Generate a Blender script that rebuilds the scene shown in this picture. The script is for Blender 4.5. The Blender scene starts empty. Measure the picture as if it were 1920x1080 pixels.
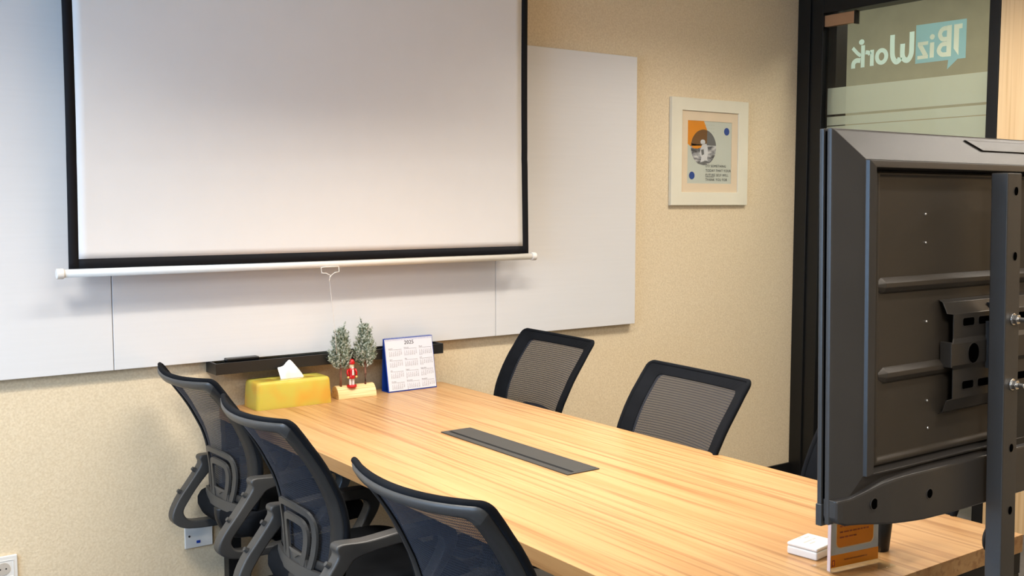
import bpy, bmesh, math, random, calendar
from mathutils import Vector, Matrix
random.seed(7)
SC = bpy.context.scene
COL = SC.collection
PI = math.pi

# ---------------------------------------------------------------- camera
cam_d = bpy.data.cameras.new('camera')
cam = bpy.data.objects.new('camera', cam_d); COL.objects.link(cam)
cam_d.sensor_width = 36.0
cam_d.lens = 1961.0 / 1920.0 * 36.0
cam_d.clip_start = 0.05
YAW, PITCH = math.radians(54.378), math.radians(4.6645)
fwd = Vector((math.cos(YAW)*math.cos(PITCH), math.sin(YAW)*math.cos(PITCH), -math.sin(PITCH)))
cam.location = (0, 0, 1.5)
cam.rotation_euler = fwd.to_track_quat('-Z', 'Y').to_euler()
SC.camera = cam

# ---------------------------------------------------------------- colour management, world
SC.view_settings.view_transform = 'Standard'
SC.view_settings.look = 'None'
SC.view_settings.exposure = 0.12
SC.view_settings.gamma = 1.0
SC.view_settings.use_curve_mapping = False
world = bpy.data.worlds.new('world'); SC.world = world
world.use_nodes = True
bg = world.node_tree.nodes['Background']
bg.inputs[0].default_value = (0.50, 0.70, 1.0, 1)
bg.inputs[1].default_value = 3.0

def area_light(name, loc, rot, sx, sy, power, color, spread=180, parent=None):
    l = bpy.data.lights.new(name, 'AREA'); l.shape = 'RECTANGLE'; l.size = sx; l.size_y = sy
    l.energy = power; l.color = color; l.spread = math.radians(spread)
    o = bpy.data.objects.new(name, l); COL.objects.link(o)
    o.location = loc; o.rotation_euler = rot
    if parent: o.parent = parent
    return o
WARM = (1.0, 0.925, 0.82)
LAMPS = [  # x, y, size x, size y, power, spread
    (1.85, 2.38, 1.60, 0.12, 29, 108),
    (1.85, 0.35, 1.60, 0.12, 11, 140),
    (3.60, 2.40, 0.60, 0.60, 24, 138),  # added unseen fill, brightens the back wall around the picture
    (3.95, 0.25, 0.60, 0.60, 24, 165),  # added unseen panel, positioned to put a highlight on the television's top bevel
    (-0.10, 2.20, 0.60, 0.60, 40, 134),  # added unseen fill for the left white panel and wall
    (0.00, -0.80, 0.60, 0.60, 52, 165),  # added unseen fill, lifts the television back, notice and chairs
]
# daylight through the left window
win_light = area_light('window_daylight', (-1.95, 1.75, 1.6), (0, -PI/2, 0), 1.5, 2.5, 78, (0.38, 0.64, 1.0))

# ---------------------------------------------------------------- node helpers
def new_mat(name):
    m = bpy.data.materials.new(name); m.use_nodes = True
    nt = m.node_tree; b = nt.nodes['Principled BSDF']
    return m, nt, b
def N(nt, t, **kw):
    n = nt.nodes.new(t)
    for k, v in kw.items(): setattr(n, k, v)
    return n
def L(nt, a, b): nt.links.new(a, b)
def ramp(nt, stops):
    r = N(nt, 'ShaderNodeValToRGB'); e = r.color_ramp.elements
    while len(e) < len(stops): e.new(0.5)
    for i, (p, c) in enumerate(stops):
        e[i].position = p; e[i].color = (*c, 1) if len(c) == 3 else c
    return r
def srgb(r, g, b):
    f = lambda c: (c/255/12.92) if c/255 <= 0.04045 else ((c/255+0.055)/1.055)**2.4
    return (f(r), f(g), f(b))
def simple(name, col, rough=0.5, metal=0.0, spec=0.5, bump=0.0, bscale=400, var=0.06, coat=0.0):
    m, nt, b = new_mat(name)
    tc = N(nt, 'ShaderNodeTexCoord'); no = N(nt, 'ShaderNodeTexNoise')
    no.inputs['Scale'].default_value = 9.0; no.inputs['Detail'].default_value = 3
    L(nt, tc.outputs['Object'], no.inputs['Vector'])
    lo = tuple(c*(1-var) for c in col); hi = tuple(min(1, c*(1+var)) for c in col)
    r = ramp(nt, [(0.3, lo), (0.7, hi)])
    L(nt, no.outputs['Fac'], r.inputs[0]); L(nt, r.outputs[0], b.inputs['Base Color'])
    b.inputs['Roughness'].default_value = rough; b.inputs['Metallic'].default_value = metal
    b.inputs['Specular IOR Level'].default_value = spec
    b.inputs['Coat Weight'].default_value = coat
    if bump > 0:
        n2 = N(nt, 'ShaderNodeTexNoise'); n2.inputs['Scale'].default_value = bscale; n2.inputs['Detail'].default_value = 4
        L(nt, tc.outputs['Object'], n2.inputs['Vector'])
        bp = N(nt, 'ShaderNodeBump'); bp.inputs['Strength'].default_value = bump; bp.inputs['Distance'].default_value = 0.002
        L(nt, n2.outputs['Fac'], bp.inputs['Height']); L(nt, bp.outputs[0], b.inputs['Normal'])
    return m
def wood(name, light, mid, dark, axis='Y', rough=0.38, scale=1.0, contrast=1.0):
    m, nt, b = new_mat(name)
    tc = N(nt, 'ShaderNodeTexCoord'); mp = N(nt, 'ShaderNodeMapping')
    s = {'Y': (16, 0.85, 16), 'Z': (16, 16, 0.7), 'X': (0.85, 16, 16)}[axis]
    mp.inputs['Scale'].default_value = tuple(v*scale for v in s)
    L(nt, tc.outputs['Object'], mp.inputs['Vector'])
    a = N(nt, 'ShaderNodeTexNoise'); a.inputs['Scale'].default_value = 1.0; a.inputs['Detail'].default_value = 5
    a.inputs['Roughness'].default_value = 0.55; a.inputs['Distortion'].default_value = 0.9
    L(nt, mp.outputs[0], a.inputs['Vector'])
    mp2 = N(nt, 'ShaderNodeMapping'); mp2.inputs['Scale'].default_value = tuple((v*4.5 if v > 2 else v*1.3)*scale for v in s)
    L(nt, tc.outputs['Object'], mp2.inputs['Vector'])
    c = N(nt, 'ShaderNodeTexNoise'); c.inputs['Scale'].default_value = 1.0; c.inputs['Detail'].default_value = 4
    c.inputs['Distortion'].default_value = 0.35
    L(nt, mp2.outputs[0], c.inputs['Vector'])
    r1 = ramp(nt, [(0.36, mid), (0.60, light)])
    L(nt, a.outputs['Fac'], r1.inputs[0])
    r2 = ramp(nt, [(0.36, (1, 1, 1)), (0.50, (0, 0, 0))])
    L(nt, c.outputs['Fac'], r2.inputs[0])
    mul = N(nt, 'ShaderNodeMath', operation='MULTIPLY'); mul.inputs[1].default_value = 0.75*contrast
    L(nt, r2.outputs[0], mul.inputs[0])
    mx = N(nt, 'ShaderNodeMix', data_type='RGBA')
    L(nt, mul.outputs[0], mx.inputs[0]); L(nt, r1.outputs[0], mx.inputs[6]); mx.inputs[7].default_value = (*dark, 1)
    L(nt, mx.outputs[2], b.inputs['Base Color'])
    b.inputs['Roughness'].default_value = rough
    bp = N(nt, 'ShaderNodeBump'); bp.inputs['Strength'].default_value = 0.08; bp.inputs['Distance'].default_value = 0.001
    L(nt, c.outputs['Fac'], bp.inputs['Height']); L(nt, bp.outputs[0], b.inputs['Normal'])
    return m
def emission(name, col, s):
    m, nt, b = new_mat(name); nt.nodes.remove(b)
    e = N(nt, 'ShaderNodeEmission'); e.inputs[0].default_value = (*col, 1); e.inputs[1].default_value = s
    L(nt, e.outputs[0], nt.nodes['Material Output'].inputs[0]); return m
def glass(name, tint=(0.93, 0.97, 0.95), refl=1.0):
    m, nt, b = new_mat(name); nt.nodes.remove(b)
    t = N(nt, 'ShaderNodeBsdfTransparent'); t.inputs[0].default_value = (*tint, 1)
    g = N(nt, 'ShaderNodeBsdfGlossy'); g.inputs['Roughness'].default_value = 0.02
    fr = N(nt, 'ShaderNodeFresnel'); fr.inputs[0].default_value = 1.45
    mu = N(nt, 'ShaderNodeMath', operation='MULTIPLY'); mu.inputs[1].default_value = refl
    ge = N(nt, 'ShaderNodeNewGeometry'); sb = N(nt, 'ShaderNodeMath', operation='SUBTRACT'); sb.inputs[0].default_value = 1.0
    m3 = N(nt, 'ShaderNodeMath', operation='MULTIPLY')
    L(nt, ge.outputs['Backfacing'], sb.inputs[1]); L(nt, fr.outputs[0], m3.inputs[0]); L(nt, sb.outputs[0], m3.inputs[1])
    L(nt, m3.outputs[0], mu.inputs[0])
    mx = N(nt, 'ShaderNodeMixShader')
    L(nt, mu.outputs[0], mx.inputs[0]); L(nt, t.outputs[0], mx.inputs[1]); L(nt, g.outputs[0], mx.inputs[2])
    L(nt, mx.outputs[0], nt.nodes['Material Output'].inputs[0]); return m
def film(name, col, opacity, rough=0.6, transl=0.5):
    """translucent vinyl film: part see-through, part scattering"""
    m, nt, b = new_mat(name); nt.nodes.remove(b)
    t = N(nt, 'ShaderNodeBsdfTransparent')
    d = N(nt, 'ShaderNodeBsdfDiffuse'); d.inputs[0].default_value = (*col, 1)
    tr = N(nt, 'ShaderNodeBsdfTranslucent'); tr.inputs[0].default_value = (*col, 1)
    m1 = N(nt, 'ShaderNodeMixShader'); m1.inputs[0].default_value = transl
    L(nt, d.outputs[0], m1.inputs[1]); L(nt, tr.outputs[0], m1.inputs[2])
    m2 = N(nt, 'ShaderNodeMixShader'); m2.inputs[0].default_value = opacity
    L(nt, t.outputs[0], m2.inputs[1]); L(nt, m1.outputs[0], m2.inputs[2])
    L(nt, m2.outputs[0], nt.nodes['Material Output'].inputs[0]); return m

# ---------------------------------------------------------------- materials
def wallpaper_mat():
    m, nt, b = new_mat('wallpaper')
    tc = N(nt, 'ShaderNodeTexCoord')
    a = N(nt, 'ShaderNodeTexNoise'); a.inputs['Scale'].default_value = 130; a.inputs['Detail'].default_value = 4
    L(nt, tc.outputs['Object'], a.inputs['Vector'])
    r = ramp(nt, [(0.35, srgb(222, 202, 168)), (0.68, srgb(236, 218, 186))])
    L(nt, a.outputs['Fac'], r.inputs[0]); L(nt, r.outputs[0], b.inputs['Base Color'])
    b.inputs['Roughness'].default_value = 0.75; b.inputs['Specular IOR Level'].default_value = 0.3
    bp = N(nt, 'ShaderNodeBump'); bp.inputs['Strength'].default_value = 0.5; bp.inputs['Distance'].default_value = 0.0022
    L(nt, a.outputs['Fac'], bp.inputs['Height']); L(nt, bp.outputs[0], b.inputs['Normal'])
    return m
M = {}
M['wallpaper'] = wallpaper_mat()
M['paint'] = simple('cream_paint', srgb(205, 196, 178), 0.8, bump=0.1)
M['ceiling'] = simple('ceiling_white', srgb(226, 222, 214), 0.9)
M['carpet'] = simple('grey_carpet', srgb(88, 84, 80), 0.95, bump=0.8, bscale=300, var=0.25)
M['black_alu'] = simple('black_aluminium', (0.008, 0.008, 0.008), 0.42, spec=0.35)
M['table_wood'] = wood('table_wood', srgb(196, 154, 104), srgb(184, 138, 88), srgb(154, 108, 64), 'Y', 0.36)
M['wall_wood'] = wood('wall_wood', srgb(228, 196, 150), srgb(218, 182, 134), srgb(198, 158, 108), 'Z', 0.5, contrast=0.7)
M['log_wood'] = wood('log_wood', srgb(240, 214, 160), srgb(232, 196, 136), srgb(196, 146, 84), 'X', 0.6, scale=2.5)
def board_mat():
    m, nt, b = new_mat('whiteboard_face')
    tc = N(nt, 'ShaderNodeTexCoord'); mp = N(nt, 'ShaderNodeMapping'); mp.inputs['Scale'].default_value = (3, 3, 90)
    L(nt, tc.outputs['Object'], mp.inputs['Vector'])
    a = N(nt, 'ShaderNodeTexNoise'); a.inputs['Scale'].default_value = 1; a.inputs['Detail'].default_value = 3
    L(nt, mp.outputs[0], a.inputs['Vector'])
    r = ramp(nt, [(0.3, srgb(223, 222, 221)), (0.7, srgb(225, 224, 223))])
    L(nt, a.outputs['Fac'], r.inputs[0]); L(nt, r.outputs[0], b.inputs['Base Color'])
    b.inputs['Roughness'].default_value = 0.32; return m
M['board'] = board_mat()
M['screen'] = simple('screen_fabric', srgb(225, 222, 219), 0.5, bump=0.12, bscale=900, var=0.01, spec=0.55)
M['screen_black'] = simple('screen_black_border', (0.006, 0.006, 0.008), 0.7, spec=0.2)
M['white_plastic'] = simple('white_plastic', srgb(232, 228, 220), 0.35, var=0.02)
M['cord'] = simple('white_cord', srgb(214, 208, 200), 0.7, var=0.03)
M['chair_plastic'] = simple('chair_grey_plastic', (0.055, 0.054, 0.052), 0.38, bump=0.15, bscale=1200, spec=0.5)
M['chair_black'] = simple('chair_black_plastic', (0.012, 0.012, 0.012), 0.45)
M['chair_band'] = simple('chair_band_plastic', (0.022, 0.021, 0.020), 0.5, bump=0.1, bscale=1000)
M['chair_fabric'] = simple('chair_black_fabric', (0.009, 0.010, 0.012), 0.95, bump=0.5, bscale=900, var=0.2, spec=0.08)
M['steel_grey'] = simple('chrome', (0.7, 0.7, 0.7), 0.15, metal=1.0, var=0.02)
def mesh_mat():
    m, nt, b = new_mat('chair_mesh_weave')
    uv = N(nt, 'ShaderNodeUVMap'); uv.uv_map = 'UVMap'
    sx = N(nt, 'ShaderNodeSeparateXYZ'); L(nt, uv.outputs[0], sx.inputs[0])
    def wave(sock, period, thr):
        a = N(nt, 'ShaderNodeMath', operation='MULTIPLY'); a.inputs[1].default_value = 2*PI/period; L(nt, sock, a.inputs[0])
        s = N(nt, 'ShaderNodeMath', operation='SINE'); L(nt, a.outputs[0], s.inputs[0])
        g = N(nt, 'ShaderNodeMath', operation='GREATER_THAN'); g.inputs[1].default_value = thr; L(nt, s.outputs[0], g.inputs[0])
        return g.outputs[0]
    hx = wave(sx.outputs[0], 0.0042, -0.25); hy = wave(sx.outputs[1], 0.0075, -0.75)
    hole = N(nt, 'ShaderNodeMath', operation='MULTIPLY'); L(nt, hx, hole.inputs[0]); L(nt, hy, hole.inputs[1])
    k = N(nt, 'ShaderNodeMath', operation='MULTIPLY'); k.inputs[1].default_value = 0.44; L(nt, hole.outputs[0], k.inputs[0])
    b.inputs['Base Color'].default_value = (0.016, 0.018, 0.024, 1)
    b.inputs['Roughness'].default_value = 0.75; b.inputs['Specular IOR Level'].default_value = 0.3
    b.inputs['Sheen Weight'].default_value = 0.10; b.inputs['Sheen Tint'].default_value = (0.4, 0.5, 0.8, 1)
    t = N(nt, 'ShaderNodeBsdfTransparent'); mx = N(nt, 'ShaderNodeMixShader')
    L(nt, k.outputs[0], mx.inputs[0]); L(nt, b.outputs[0], mx.inputs[1]); L(nt, t.outputs[0], mx.inputs[2])
    L(nt, mx.outputs[0], nt.nodes['Material Output'].inputs[0]); return m
M['mesh'] = mesh_mat()
M['cable_box'] = simple('cable_box_grey', (0.055, 0.054, 0.050), 0.42, metal=0.3)
M['black_gloss'] = simple('black_gloss', (0.006, 0.006, 0.006), 0.25)
M['brush'] = simple('black_brush', (0.004, 0.004, 0.004), 0.95)
M['tray'] = simple('black_tray', (0.012, 0.012, 0.012), 0.4)
M['cream_frame'] = simple('cream_frame', srgb(232, 226, 205), 0.45, var=0.02)
M['mat_board'] = simple('mat_board', srgb(228, 208, 178), 0.8, var=0.02)
M['art_paper'] = simple('art_paper', srgb(196, 200, 186), 0.6, var=0.02)
M['orange'] = simple('art_orange', srgb(222, 138, 22), 0.6, var=0.03)
M['brown_overlap'] = simple('art_brown', srgb(112, 76, 34), 0.6, var=0.05)
M['art_blue'] = simple('art_blue', srgb(40, 70, 140), 0.6, var=0.04)
M['ink'] = simple('dark_ink', srgb(60, 62, 66), 0.7)
M['moon'] = None
def moon_mat():
    m, nt, b = new_mat('mono_photo')
    tc = N(nt, 'ShaderNodeTexCoord'); mp = N(nt, 'ShaderNodeMapping'); mp.inputs['Scale'].default_value = (22, 22, 60)
    L(nt, tc.outputs['Object'], mp.inputs['Vector'])
    a = N(nt, 'ShaderNodeTexNoise'); a.inputs['Scale'].default_value = 1; a.inputs['Detail'].default_value = 4
    L(nt, mp.outputs[0], a.inputs['Vector'])
    r = ramp(nt, [(0.36, srgb(70, 70, 72)), (0.5, srgb(150, 150, 150)), (0.66, srgb(205, 205, 202))])
    L(nt, a.outputs['Fac'], r.inputs[0]); L(nt, r.outputs[0], b.inputs['Base Color']); b.inputs['Roughness'].default_value = 0.6
    return m
M['moon'] = moon_mat()
M['moon_dark'] = simple('mono_sky', srgb(104, 104, 102), 0.6, var=0.1)
M['moon_figure'] = simple('mono_figure', srgb(205, 205, 204), 0.6, var=0.12)
M['tv_back'] = simple('tv_back_metal', (0.050, 0.042, 0.034), 0.40, metal=0.25, bump=0.15, bscale=1500)
M['tv_shell'] = simple('tv_shell_plastic', (0.042, 0.038, 0.035), 0.29, bump=0.12, bscale=1500)
M['tv_bezel'] = simple('tv_bezel', (0.045, 0.045, 0.045), 0.3)
M['tv_screen'] = simple('tv_glass', (0.004, 0.004, 0.005), 0.08)
M['post'] = simple('post_powder_coat', (0.044, 0.040, 0.036), 0.42, bump=0.2, bscale=1500)
M['bracket'] = simple('bracket_steel', (0.060, 0.054, 0.048), 0.34, metal=0.5)
M['hole'] = simple('hole_black', (0.001, 0.001, 0.001), 0.9, spec=0.0)
M['calendar_blue'] = simple('calendar_blue_board', srgb(18, 62, 160), 0.45, var=0.03)
M['paper'] = simple('white_paper', srgb(222, 224, 232), 0.6, var=0.01)
M['tissue'] = simple('tissue_paper', srgb(246, 245, 243), 0.9, var=0.01)
M['red'] = simple('red_paint', srgb(196, 20, 22), 0.3, var=0.03)
M['skin'] = simple('pale_paint', srgb(236, 214, 170), 0.4)
M['gold'] = simple('gold_paint', srgb(226, 196, 120), 0.3)
M['white_paint'] = simple('white_paint', srgb(236, 230, 222), 0.35)
M['bark'] = simple('brown_wrapped_stem', srgb(128, 84, 66), 0.8, bump=0.8, bscale=300, var=0.4)
def needle_mat():
    m, nt, b = new_mat('frosted_needles')
    tc = N(nt, 'ShaderNodeTexCoord')
    a = N(nt, 'ShaderNodeTexNoise'); a.inputs['Scale'].default_value = 130; a.inputs['Detail'].default_value = 3
    L(nt, tc.outputs['Object'], a.inputs['Vector'])
    r = ramp(nt, [(0.36, srgb(58, 74, 50)), (0.48, srgb(132, 146, 120)), (0.62, srgb(226, 230, 220))])
    L(nt, a.outputs['Fac'], r.inputs[0]); L(nt, r.outputs[0], b.inputs['Base Color']); b.inputs['Roughness'].default_value = 0.8
    return m
M['needles'] = needle_mat()
def tissue_box_mat():
    m, nt, b = new_mat('yellow_acrylic')
    tc = N(nt, 'ShaderNodeTexCoord')
    a = N(nt, 'ShaderNodeTexNoise'); a.inputs['Scale'].default_value = 11; a.inputs['Detail'].default_value = 1
    L(nt, tc.outputs['Object'], a.inputs['Vector'])
    r = ramp(nt, [(0.44, srgb(224, 210, 96)), (0.72, srgb(238, 186, 78))])
    L(nt, a.outputs['Fac'], r.inputs[0]); L(nt, r.outputs[0], b.inputs['Base Color'])
    b.inputs['Roughness'].default_value = 0.22; b.inputs['Subsurface Weight'].default_value = 0.4
    b.inputs['Subsurface Radius'].default_value = (0.02, 0.015, 0.004); b.inputs['Subsurface Scale'].default_value = 1.0
    b.inputs['Transmission Weight'].default_value = 0.3; b.inputs['IOR'].default_value = 1.3
    return m
M['yellow_acrylic'] = tissue_box_mat()
M['acrylic'] = glass('clear_acrylic', (0.95, 0.96, 0.95), 1.3)
M['acrylic_edge'] = simple('acrylic_edge', srgb(206, 190, 190), 0.2)
M['sign_grey'] = film('sign_grey', srgb(158, 157, 156), 1.0, transl=0.3)
M['sign_orange'] = film('sign_orange', srgb(255, 156, 44), 1.0, transl=0.12)
M['sign_text'] = simple('sign_dark_orange', srgb(176, 82, 12), 0.5)
M['sign_red'] = simple('sign_red', srgb(150, 20, 12), 0.5)
M['glass'] = glass('door_glass', (0.955, 0.955, 0.925), 1.0)
M['window_glass'] = glass('window_glass', (0.97, 0.98, 1.0), 1.0)
M['frost'] = film('frosted_film', srgb(212, 217, 204), 0.62)
M['logo_cyan'] = film('logo_pale_cyan', srgb(228, 244, 234), 0.85)
M['logo_cyan2'] = film('logo_pale_blue', srgb(168, 206, 206), 0.72)
M['logo_cream'] = film('logo_cream', srgb(255, 255, 236), 0.97)
M['hall_paint'] = simple('hall_wall_paint', srgb(144, 132, 98), 0.8, bump=0.15)
M['copper'] = simple('brushed_steel_fitting', srgb(206, 168, 136), 0.3, metal=0.7, var=0.03)
M['lamp'] = emission('lamp_diffuser', WARM, 3.0)
M['hall_lamp'] = emission('hall_lamp', (1.0, 0.94, 0.80), 1.2)
M['socket_hole'] = simple('socket_dark', srgb(40, 36, 34), 0.6)
M['socket_inner'] = simple('socket_inner', srgb(196, 186, 172), 0.4)

# ---------------------------------------------------------------- mesh helpers
def link_obj(name, me, mat=None, parent=None, loc=None, rot=None):
    o = bpy.data.objects.new(name, me); COL.objects.link(o)
    if mat is not None and me is not None:
        for mm in (mat if isinstance(mat, (list, tuple)) else [mat]): me.materials.append(mm)
    if parent: o.parent = parent
    if loc: o.location = loc
    if rot: o.rotation_euler = rot
    return o
def obj(name, bm, mat, parent=None, smooth=False, bevel=0, seg=2, loc=None, rot=None, angle=0.6):
    bmesh.ops.recalc_face_normals(bm, faces=bm.faces)
    me = bpy.data.meshes.new(name); bm.to_mesh(me); bm.free()
    if smooth:
        for p in me.polygons: p.use_smooth = True
    o = link_obj(name, me, mat, parent, loc, rot)
    if bevel > 0:
        b = o.modifiers.new('bevel', 'BEVEL'); b.width = bevel; b.segments = seg; b.limit_method = 'ANGLE'; b.angle_limit = angle
        b.harden_normals = False
        for p in me.polygons: p.use_smooth = True
        w = o.modifiers.new('wn', 'WEIGHTED_NORMAL'); w.keep_sharp = True
    return o
def box(bm, x0, x1, y0, y1, z0, z1, mi=0):
    v = [bm.verts.new(p) for p in ((x0,y0,z0),(x1,y0,z0),(x1,y1,z0),(x0,y1,z0),(x0,y0,z1),(x1,y0,z1),(x1,y1,z1),(x0,y1,z1))]
    for f in ((0,3,2,1),(4,5,6,7),(0,1,5,4),(1,2,6,5),(2,3,7,6),(3,0,4,7)):
        fc = bm.faces.new([v[i] for i in f]); fc.material_index = mi
    return v
def nb(): return bmesh.new()
def boxobj(name, b, mat, parent=None, bevel=0, seg=2, **kw):
    bm = nb(); box(bm, *b); return obj(name, bm, mat, parent, bevel=bevel, seg=seg, **kw)
def ring_pts(c, u, v, ru, rv, n):
    return [c + u*(ru*math.cos(2*PI*i/n)) + v*(rv*math.sin(2*PI*i/n)) for i in range(n)]
def tube(bm, pts, r, n=10, closed=False, cap=True, up=Vector((0,0,1)), flat=1.0):
    """sweep an ellipse (r, r*flat) along pts"""
    pts = [Vector(p) for p in pts]; rings = []; m = len(pts)
    for i, p in enumerate(pts):
        a = pts[(i-1) % m] if (closed or i > 0) else p
        b = pts[(i+1) % m] if (closed or i < m-1) else p
        t = (b-a).normalized()
        s = t.cross(up)
        if s.length < 1e-4: s = t.cross(Vector((1,0,0)))
        s.normalize(); w = s.cross(t).normalized()
        rr = r[i] if isinstance(r, (list, tuple)) else r
        rings.append([bm.verts.new(q) for q in ring_pts(p, s, w, rr, rr*flat, n)])
    for i in range(m if closed else m-1):
        A = rings[i]; B = rings[(i+1) % m]
        for k in range(n): bm.faces.new((A[k], A[(k+1)%n], B[(k+1)%n], B[k]))
    if cap and not closed:
        bm.faces.new(rings[0][::-1]); bm.faces.new(rings[-1])
def cyl(bm, a, b, r0, r1=None, n=20):
    a = Vector(a); b = Vector(b); r1 = r0 if r1 is None else r1
    t = (b-a).normalized(); s = t.cross(Vector((0,0,1)))
    if s.length < 1e-4: s = Vector((1,0,0))
    s.normalize(); w = s.cross(t)
    A = [bm.verts.new(q) for q in ring_pts(a, s, w, r0, r0, n)]; B = [bm.verts.new(q) for q in ring_pts(b, s, w, r1, r1, n)]
    for k in range(n): bm.faces.new((A[k], A[(k+1)%n], B[(k+1)%n], B[k]))
    bm.faces.new(A[::-1]); bm.faces.new(B)
def ball(bm, c, r, sc=(1,1,1), u=12, v=8):
    bmesh.ops.create_uvsphere(bm, u_segments=u, v_segments=v, radius=r, matrix=Matrix.Translation(c) @ Matrix.Diagonal((*sc, 1)))
def lathe(bm, prof, c=(0,0,0), n=28):
    rings = [[bm.verts.new((c[0]+r*math.cos(2*PI*k/n), c[1]+r*math.sin(2*PI*k/n), c[2]+z)) for k in range(n)] for r, z in prof]
    for A, B in zip(rings, rings[1:]):
        for k in range(n): bm.faces.new((A[k], A[(k+1)%n], B[(k+1)%n], B[k]))
    if prof[0][0] > 1e-6: bm.faces.new(rings[0][::-1])
    if prof[-1][0] > 1e-6: bm.faces.new(rings[-1])
def prism(bm, poly, fn, d0, d1):
    """poly: 2-D outline; fn(a, b, d) -> 3-D; extruded from d0 to d1"""
    A = [bm.verts.new(fn(a, b, d0)) for a, b in poly]; B = [bm.verts.new(fn(a, b, d1)) for a, b in poly]
    n = len(poly)
    for k in range(n): bm.faces.new((A[k], A[(k+1)%n], B[(k+1)%n], B[k]))
    fa = bm.faces.new(A[::-1]); fb = bm.faces.new(B)
    bmesh.ops.triangulate(bm, faces=[fa, fb])
def loop_prism(bm, outer, inner, fn, d0, d1):
    """ring between two outlines of equal count, extruded"""
    n = len(outer)
    V = [[bm.verts.new(fn(a, b, d)) for a, b in poly] for d in (d0, d1) for poly in (outer, inner)]
    O0, I0, O1, I1 = V
    for k in range(n):
        j = (k+1) % n
        bm.faces.new((O0[k], O0[j], O1[j], O1[k])); bm.faces.new((I0[j], I0[k], I1[k], I1[j]))
        bm.faces.new((O0[j], O0[k], I0[k], I0[j])); bm.faces.new((O1[k], O1[j], I1[j], I1[k]))
def smooth_pts(pts, n=6, closed=True):
    """Catmull-Rom"""
    out = []; m = len(pts)
    rng = range(m) if closed else range(m-1)
    for i in rng:
        if closed: p = [pts[(i+k-1) % m] for k in range(4)]
        else: p = [pts[max(0, i-1)], pts[i], pts[i+1], pts[min(m-1, i+2)]]
        for s in range(n):
            t = s/n; q = []
            for c in range(len(pts[0])):
                a, b, d, e = (w[c] for w in p)
                q.append(0.5*((2*b)+(-a+d)*t+(2*a-5*b+4*d-e)*t*t+(-a+3*b-3*d+e)*t**3))
            out.append(tuple(q))
    if not closed: out.append(tuple(pts[-1]))
    return out
def lerp_tab(tab, z):
    for (z0, v0), (z1, v1) in zip(tab, tab[1:]):
        if (z0 - z) * (z1 - z) <= 0:
            t = (z - z0)/(z1 - z0); return v0 + (v1-v0)*t
    return tab[0][1] if abs(z-tab[0][0]) < abs(z-tab[-1][0]) else tab[-1][1]
def thing(name, label, cat, loc=(0,0,0), rotz=0, group=None):
    o = bpy.data.objects.new(name, None); COL.objects.link(o)
    o.empty_display_size = 0.05
    o.location = loc; o.rotation_euler = (0, 0, rotz); o['label'] = label; o['category'] = cat
    if group: o['group'] = group
    return o
def tag(o, label, cat, group=None):
    o['label'] = label; o['category'] = cat
    if group: o['group'] = group
    return o
def structure(o, label=None):
    o['kind'] = 'structure'
    if label: o['label'] = label
    return o
def text_bm(s, size, mats=None, align='LEFT', spacing=1.0):
    cu = bpy.data.curves.new('tmp', 'FONT'); cu.body = s; cu.size = size; cu.align_x = align
    cu.resolution_u = 2; cu.extrude = 0.0; cu.space_character = spacing
    o = bpy.data.objects.new('tmp', cu); COL.objects.link(o)
    dg = bpy.context.evaluated_depsgraph_get()
    me = bpy.data.meshes.new_from_object(o.evaluated_get(dg))
    bpy.data.objects.remove(o); bpy.data.curves.remove(cu)
    bm = nb(); bm.from_mesh(me); bpy.data.meshes.remove(me)
    return bm
def add_text(bm, s, size, mat4, align='LEFT', spacing=1.0):
    t = text_bm(s, size, align=align, spacing=spacing)
    vm = {}
    for v in t.verts: vm[v] = bm.verts.new(mat4 @ v.co)
    for f in t.faces:
        try: bm.faces.new([vm[v] for v in f.verts])
        except ValueError: pass
    t.free()
def disc(bm, c, u, v, ru, rv=None, n=28):
    rv = ru if rv is None else rv
    return bm.faces.new([bm.verts.new(p) for p in ring_pts(Vector(c), Vector(u), Vector(v), ru, rv, n)])
def ribbon(bm, pts, w, fn, d0, d1):
    """flat stroke of width w along 2-D pts (open), extruded"""
    n = len(pts); Lf, Rt = [], []
    ws = w if isinstance(w, (list, tuple)) else [w]*n
    for i in range(n):
        a = Vector(pts[max(0, i-1)]); b = Vector(pts[min(n-1, i+1)]); t = (b-a).normalized(); nn = Vector((-t.y, t.x))
        p = Vector(pts[i]); Lf.append(p+nn*ws[i]/2); Rt.append(p-nn*ws[i]/2)
    V = [[bm.verts.new(fn(q.x, q.y, d)) for q in row] for d in (d0, d1) for row in (Lf, Rt)]
    L0, R0, L1, R1 = V
    for i in range(n-1):
        bm.faces.new((L0[i], L0[i+1], R0[i+1], R0[i])); bm.faces.new((L1[i+1], L1[i], R1[i], R1[i+1]))
        bm.faces.new((L0[i+1], L0[i], L1[i], L1[i+1])); bm.faces.new((R0[i], R0[i+1], R1[i+1], R1[i]))
    bm.faces.new((L0[0], R0[0], R1[0], L1[0])); bm.faces.new((L0[-1], L1[-1], R1[-1], R0[-1]))

# ================================================================ ROOM
WY = 3.74; WX = 4.576; CZ = 2.78; LX = -1.9; BY = -2.4
structure(boxobj('floor', (LX-0.1, 8.2, BY-0.1, 6.0, -0.1, 0.0), M['carpet']))
structure(boxobj('ceiling', (LX-0.1, WX+0.1, BY-0.1, WY+0.1, CZ, CZ+0.1), M['ceiling']))
structure(boxobj('wall_back', (LX-0.1, WX, WY, WY+0.12, 0, CZ), M['wallpaper']))
structure(boxobj('wall_front', (LX-0.1, WX+0.12, BY-0.12, BY, 0, CZ), M['paint']))
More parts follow.
